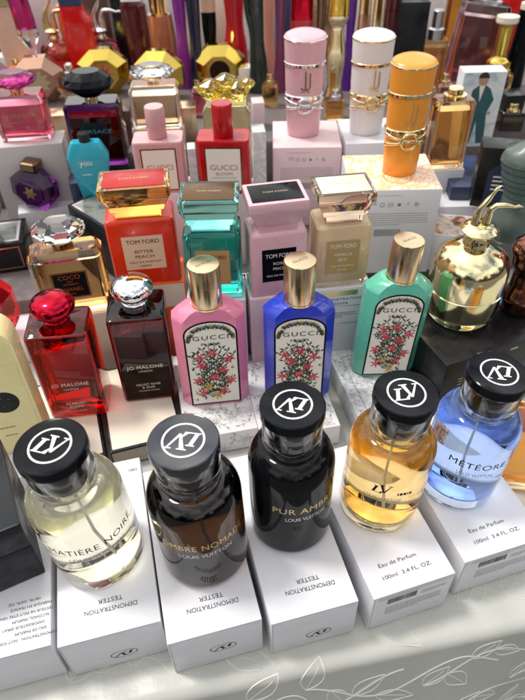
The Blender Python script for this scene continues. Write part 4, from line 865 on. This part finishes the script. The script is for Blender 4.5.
tall('clear goblet shaped bottle with pink jewelled head', 45, 100, -12, 20, ((0, .9, .1), (.05, .2, .1), (.42, .22, .05), (.62, 1.05, 0), (1, 1.0, -.1)), 'glass', 'magenta_glass', .66)
tall('red tapered bottle with navy black collar', 90, 82, -16, 34, ((0, 1.1, .1), (.6, .85, 0), (.8, .66, -.1), (1, .6, -.12)), 'bright_red', 'navy', .80, squ=5)
tall('dark wine red tapered bottle with white cap', 144, 84, -14, 26, ((0, .7, .1), (.5, .9, .05), (.8, .95, 0), (.9, .7, -.05), (1, .6, -.05)), 'shoe_wine', 'shoe_white', .86, squ=4)
tall('glittering purple curved bottle', 187, 88, -20, 17, SH, 'shoe_purple')
tall('navy black curved bottle with silver heel ball', 200, 92, -20, 18, SH, 'shoe_navy', ball=True)
tall('glossy crimson red curved bottle', 237, 78, -20, 26, ((0, 1.1, 0), (.3, .9, 0), (.6, .66, 0), (1, .85, 0)), 'shoe_red')
tall('glossy green black curved bottle with silver heel ball', 258, 92, -20, 24, ((0, 1.1, .15), (.25, .75, .05), (.5, .6, 0), (.8, .8, -.1), (1, 1.0, -.2)), 'shoe_green', ball=True)
tall('rose gold curved bottle beside the green black one', 269, 80, -20, 16, SH, 'shoe_rose')
tall('plum coloured curved bottle left of the tall pink bottle', 280, 92, -20, 14, SH, 'shoe_plum')
tall('tall ornate gold bottle with square head', 333, 104, -10, 21, ((0, 1.1, 0), (.2, .7, 0), (.45, .9, 0), (.7, .6, 0), (.78, 1.0, 0), (1, .95, 0)), 'lemongold', 'yellowgold', .8, squ=4)
tall('slim violet bottle behind the ornate gold one', 346, 90, -20, 13, SH, 'shoe_violet')
tall('slim rose gold bottle at the back', 358, 92, -14, 12, ((0, 1, 0), (1, .95, 0)), 'rosegold', 'gold', .75, squ=5)
tall('slim pale gold bottle at the back', 371, 92, -14, 12, ((0, 1, 0), (1, .95, 0)), 'lemongold', 'gold', .7, squ=5)
tall('dark red square bottle at the back beside the black carton', 384, 90, -12, 16, ((0, 1, 0), (1, .95, 0)), 'shoe_wine', 'shoe_wine', .8, squ=5)
tall('deep red square bottle behind the tall pink bottle', 300, 92, -16, 22, ((0, 1, 0), (.9, 1, 0), (1, .9, 0)), 'shoe_red', 'red_metal', .7, squ=5)
tall('dark bronze bottle at the back behind the tall pink bottle', 318, 92, -16, 12, SH, 'bronze')
tall('slim black and nude bottle right of the navy one', 213, 80, -20, 18, ((0, 1.2, 0), (.3, .6, 0), (.6, .8, 0), (1, .9, 0)), 'black', 'nude', .7)
legs_bottle('amber red bottle with a gold leg stopper in the back row', 64, 82, ZS, 33, -6, 'honey_glass', 'gold', juice='juice_rose', leg_h=.36)
legs_bottle('rose pink bottle with a silver leg stopper in the back row', 109, 80, ZS, 32, -6, 'pink_glass', 'silver', juice='juice_rose', leg_h=.36)
P, W, Hh = fit(166, 72, ZS, 28, -14)
t = thing('perfume_bottle', 'barrel shaped amber bottle in the back row', 'perfume bottle', P); q = MB(); r = W/2
q.lathe([(0, 0), (r*.8, 0), (r, Hh*.2), (r*1.04, Hh*.4), (r*.9, Hh*.7), (0, Hh*.7)]); q.build('glass_body', 'rose_amber', t, smooth=50)
q = MB(); q.lathe([(0, Hh*.71), (r*.6, Hh*.71), (r*.66, Hh*.95), (0, Hh)]); q.build('cap', 'gold', t)
def carton_up(label, px, py, z, wpx, topy, d, mat, yaw=0):
    P, W, Hh = fit(px, py, z, wpx, topy); return carton(label, P, W, d, Hh, yaw, mat)
carton_up('plain black upright carton behind the white oval bottle', 402, 92, ZS, 28, 0, 3, 'blackcard')
carton_up('small white carton at the far left', 10, 88, ZS, 16, 55, 3, 'white')
carton_up('dark brown upright carton behind the peach bottle', 2, 76, ZS, 26, -6, 4, 'brownbox')
carton_up('rosy upright carton behind the red tapered bottle', 103, 62, ZS, 34, -16, 4, 'brownbox')
carton_up('black upright carton behind the wine red bottle', 130, 70, ZS, 14, -16, 4, 'blackcard')
carton_up('navy upright carton behind the rose gold bottle', 285, 60, ZS, 18, -10, 4, 'navy')
carton_up('white upright carton in the back row', 218, 66, ZS, 24, -10, 4, 'cream')
t_, W, D, hb = rect_bottle('amber spray bottle with satin silver cap', (415, 92), (441, 92), ZS, 12, 'honey_glass', 'juice_amber', 'silversatin', .66, 3.0)
t_, W, D, hb = rect_bottle('large tilted clear bottle with red lettering and magenta perfume', (440, 92), (484, 92), ZS, -6, 'glass', 'juice_blush', 'silversatin', .9, 3.4, tilt=(0, R(7)))
put('lettering', 'redink', t_, [(microtext(W * .7, .5, 1, rn, 1.4), front(D/2 + .02, 0, hb * .25))])
tall('slim gold bottle with round cream top at the right', 490, 96, 16, 18, ((0, 1.2, 0), (.35, .95, 0), (.45, 1.3, 0), (.52, .7, 0), (.9, .75, 0), (.93, 1.2, 0), (1, 1.2, 0)), 'yellowgold', 'cream', .92, dk=.9, group='slim bottles at the right')
tall('slim black bottle with round cream top at the right edge', 510, 86, 3, 20, ((0, 1.1, 0), (.8, .8, 0), (.86, .85, 0), (1, .85, 0)), 'black', 'cream', .93, dk=.9, group='slim bottles at the right')
tall('orange glass bottle with slanted ribs at the back', 446, 66, -10, 22, ((0, 1, 0), (1, .9, 0)), 'orange_glass', squ=4)
tall('white capped bottle at the back right of the black carton', 424, 72, -16, 20, ((0, 1, 0), (.5, 1, 0), (.6, .8, 0), (1, .7, 0)), 'grey', 'shoe_white', .55, squ=3)
# things seen in the gaps between the rows
GG = 'small cartons filling the gaps between rows'
def gap(label, px, py, z, wpx, topy, d, mat, zb, yaw=.1):
    P, W, Hh = fit(px, py, z, wpx, topy); q = at(px, py, z); return carton(label, Vector((q.x, q.y, zb)), W, d, Hh + z - zb, yaw, mat, group=GG)
gap('gold brown carton between the magenta and black stoppered bottles', 62, 132, 14, 22, 112, 3, 'goldbrush', 12.03)
gap('brown carton left of the clear stoppered bottle', 128, 128, 14, 10, 108, 2.5, 'brownbox', 12.03)
gap('gold carton right of the clear stoppered bottle', 190, 124, 14, 14, 104, 3, 'goldbrush', 12.03)
gap('pale printed carton between the red bottle and the pink carton', 259, 168, 14, 13, 128, 2.6, 'marble_card', 6.03)
gap('rosy carton right of the lemon glass bottle', 258, 120, 13, 12, 100, 2.5, 'pinkcard', 12.03)
gap('grey patterned carton between the two framed label bottles', 194, 176, 14, 8, 146, 2, 'marble_card', 6.03)
gap('white carton behind the green black curved bottle', 244, 84, 13, 14, 66, 2.5, 'cream', 12.03)
gap('silver carton behind the navy curved bottle', 208, 80, 13, 14, 58, 2.5, 'silversatin', 12.03)
gap('amber brown carton behind the mauve gem bottle', 24, 88, 13, 16, 66, 2.5, 'orangecard', 12.03)

GR = 'cartons in the farthest row'
for lb, px, wp_, mt_, tp in (('cream carton in the farthest row behind the nude bottle', 22, 26, 'cream', -2), ('pale pink carton in the farthest row beside the jewelled goblet bottle', 50, 22, 'pinkcard', -6), ('orange carton in the farthest row left of the red bottle', 76, 18, 'orangecard', 4),
        ('pale pink carton in the farthest row behind the silver leg stopper', 118, 22, 'pinkcard', -8), ('white carton in the farthest row right of the wine red bottle', 158, 24, 'white', -4), ('nude coloured carton in the farthest row left of the navy curved bottle', 196, 22, 'cream', -2),
        ('pale pink carton in the farthest row left of the crimson bottle', 224, 20, 'pinkcard', -10), ('white carton in the farthest row behind the rose gold curved bottle', 268, 24, 'white', -4), ('gold carton in the farthest row left of the ornate gold bottle', 320, 22, 'goldbrush', -6),
        ('cream carton in the farthest row behind the slim gold bottles', 362, 24, 'cream', -8), ('white carton in the farthest row behind the silver sprayer', 430, 24, 'white', -6), ('brown carton in the farthest row behind the tilted clear bottle', 468, 30, 'brownbox', -8), ('red carton in the farthest row at the right', 500, 24, 'bright_red', -10)):
    P, W, Hh = fit(px, 52, ZS, wp_, tp); carton(lb, P, W, 4, Hh, .1, mt_, group=GR)
P = Vector((24.6, 33.5, Z0 + .02))
t = thing('perfume_bottle', 'amber glass bottle at the right edge beside the bright blue perfume', 'perfume bottle', P, -.2); q = MB(); blockmb(6.5, 4, 8.0, .9, q, n=5, b=.4); q.build('glass_body', 'honey_glass', t); q = MB(); blockmb(5.4, 3.0, 6.0, .6, q, z0=.8, n=4); q.build('perfume', 'juice_amber', t)
q = MB(); q.lathe([(0, 8.01), (1.3, 8.01), (1.35, 8.2), (1.35, 10.2), (1.2, 10.4), (0, 10.4)]); q.build('cap', 'gold', t)

GB2 = 'small glass bottles standing between the back rows'
for lb, bl, br, tp, gm, jm, cm in (('small clear glass bottle with silver cap left of the red tapered bottle', (66, 104), (84, 103), 66, 'glass', 'juice_pale', 'silver'),
        ('small amber bottle with gold cap right of the yellow gem bottle', (131, 104), (143, 104), 68, 'honey_glass', 'juice_amber', 'gold'),
        ('small pink bottle with gold cap between the purple and navy curved bottles', (192, 118), (206, 118), 82, 'pink_glass', 'juice_pink', 'gold'),
        ('small lemon bottle with gold cap left of the tall pink bottle', (262, 108), (278, 108), 76, 'lemon_glass', 'juice_gold', 'gold'),
        ('small amber bottle with silver cap between the tall pink and white bottles', (326, 122), (344, 121), 92, 'honey_glass', 'juice_amber', 'silver'),
        ('small rose bottle with gold cap behind the magenta stopper', (14, 96), (30, 96), 60, 'pink_glass', 'juice_rose', 'gold'),
        ('small clear bottle with gold cap right of the silver sprayer', (434, 108), (450, 108), 76, 'glass', 'juice_pale', 'gold'),
        ('small gold capped bottle left of the slim gold bottle', (494, 100), (508, 100), 64, 'lemon_glass', 'juice_gold', 'yellowgold')):
    rect_bottle(lb, bl, br, ZS, tp, gm, jm, cm, .7, 2.2, GB2)

gap('dark carton right of the printed man carton', 506, 118, 13, 20, 92, 3, 'blackcard', 12.03)
rect_bottle('clear squat bottle of amber perfume right of the printed man carton', (498, 132), (522, 132), ZS, 106, 'glass', 'juice_amber', 'gold', .72, 2.6)
rect_bottle('small pink bottle left of the printed man carton', (470, 116), (486, 116), ZS, 92, 'pink_glass', 'juice_pink', 'silver', .72, 2.2, GB2)
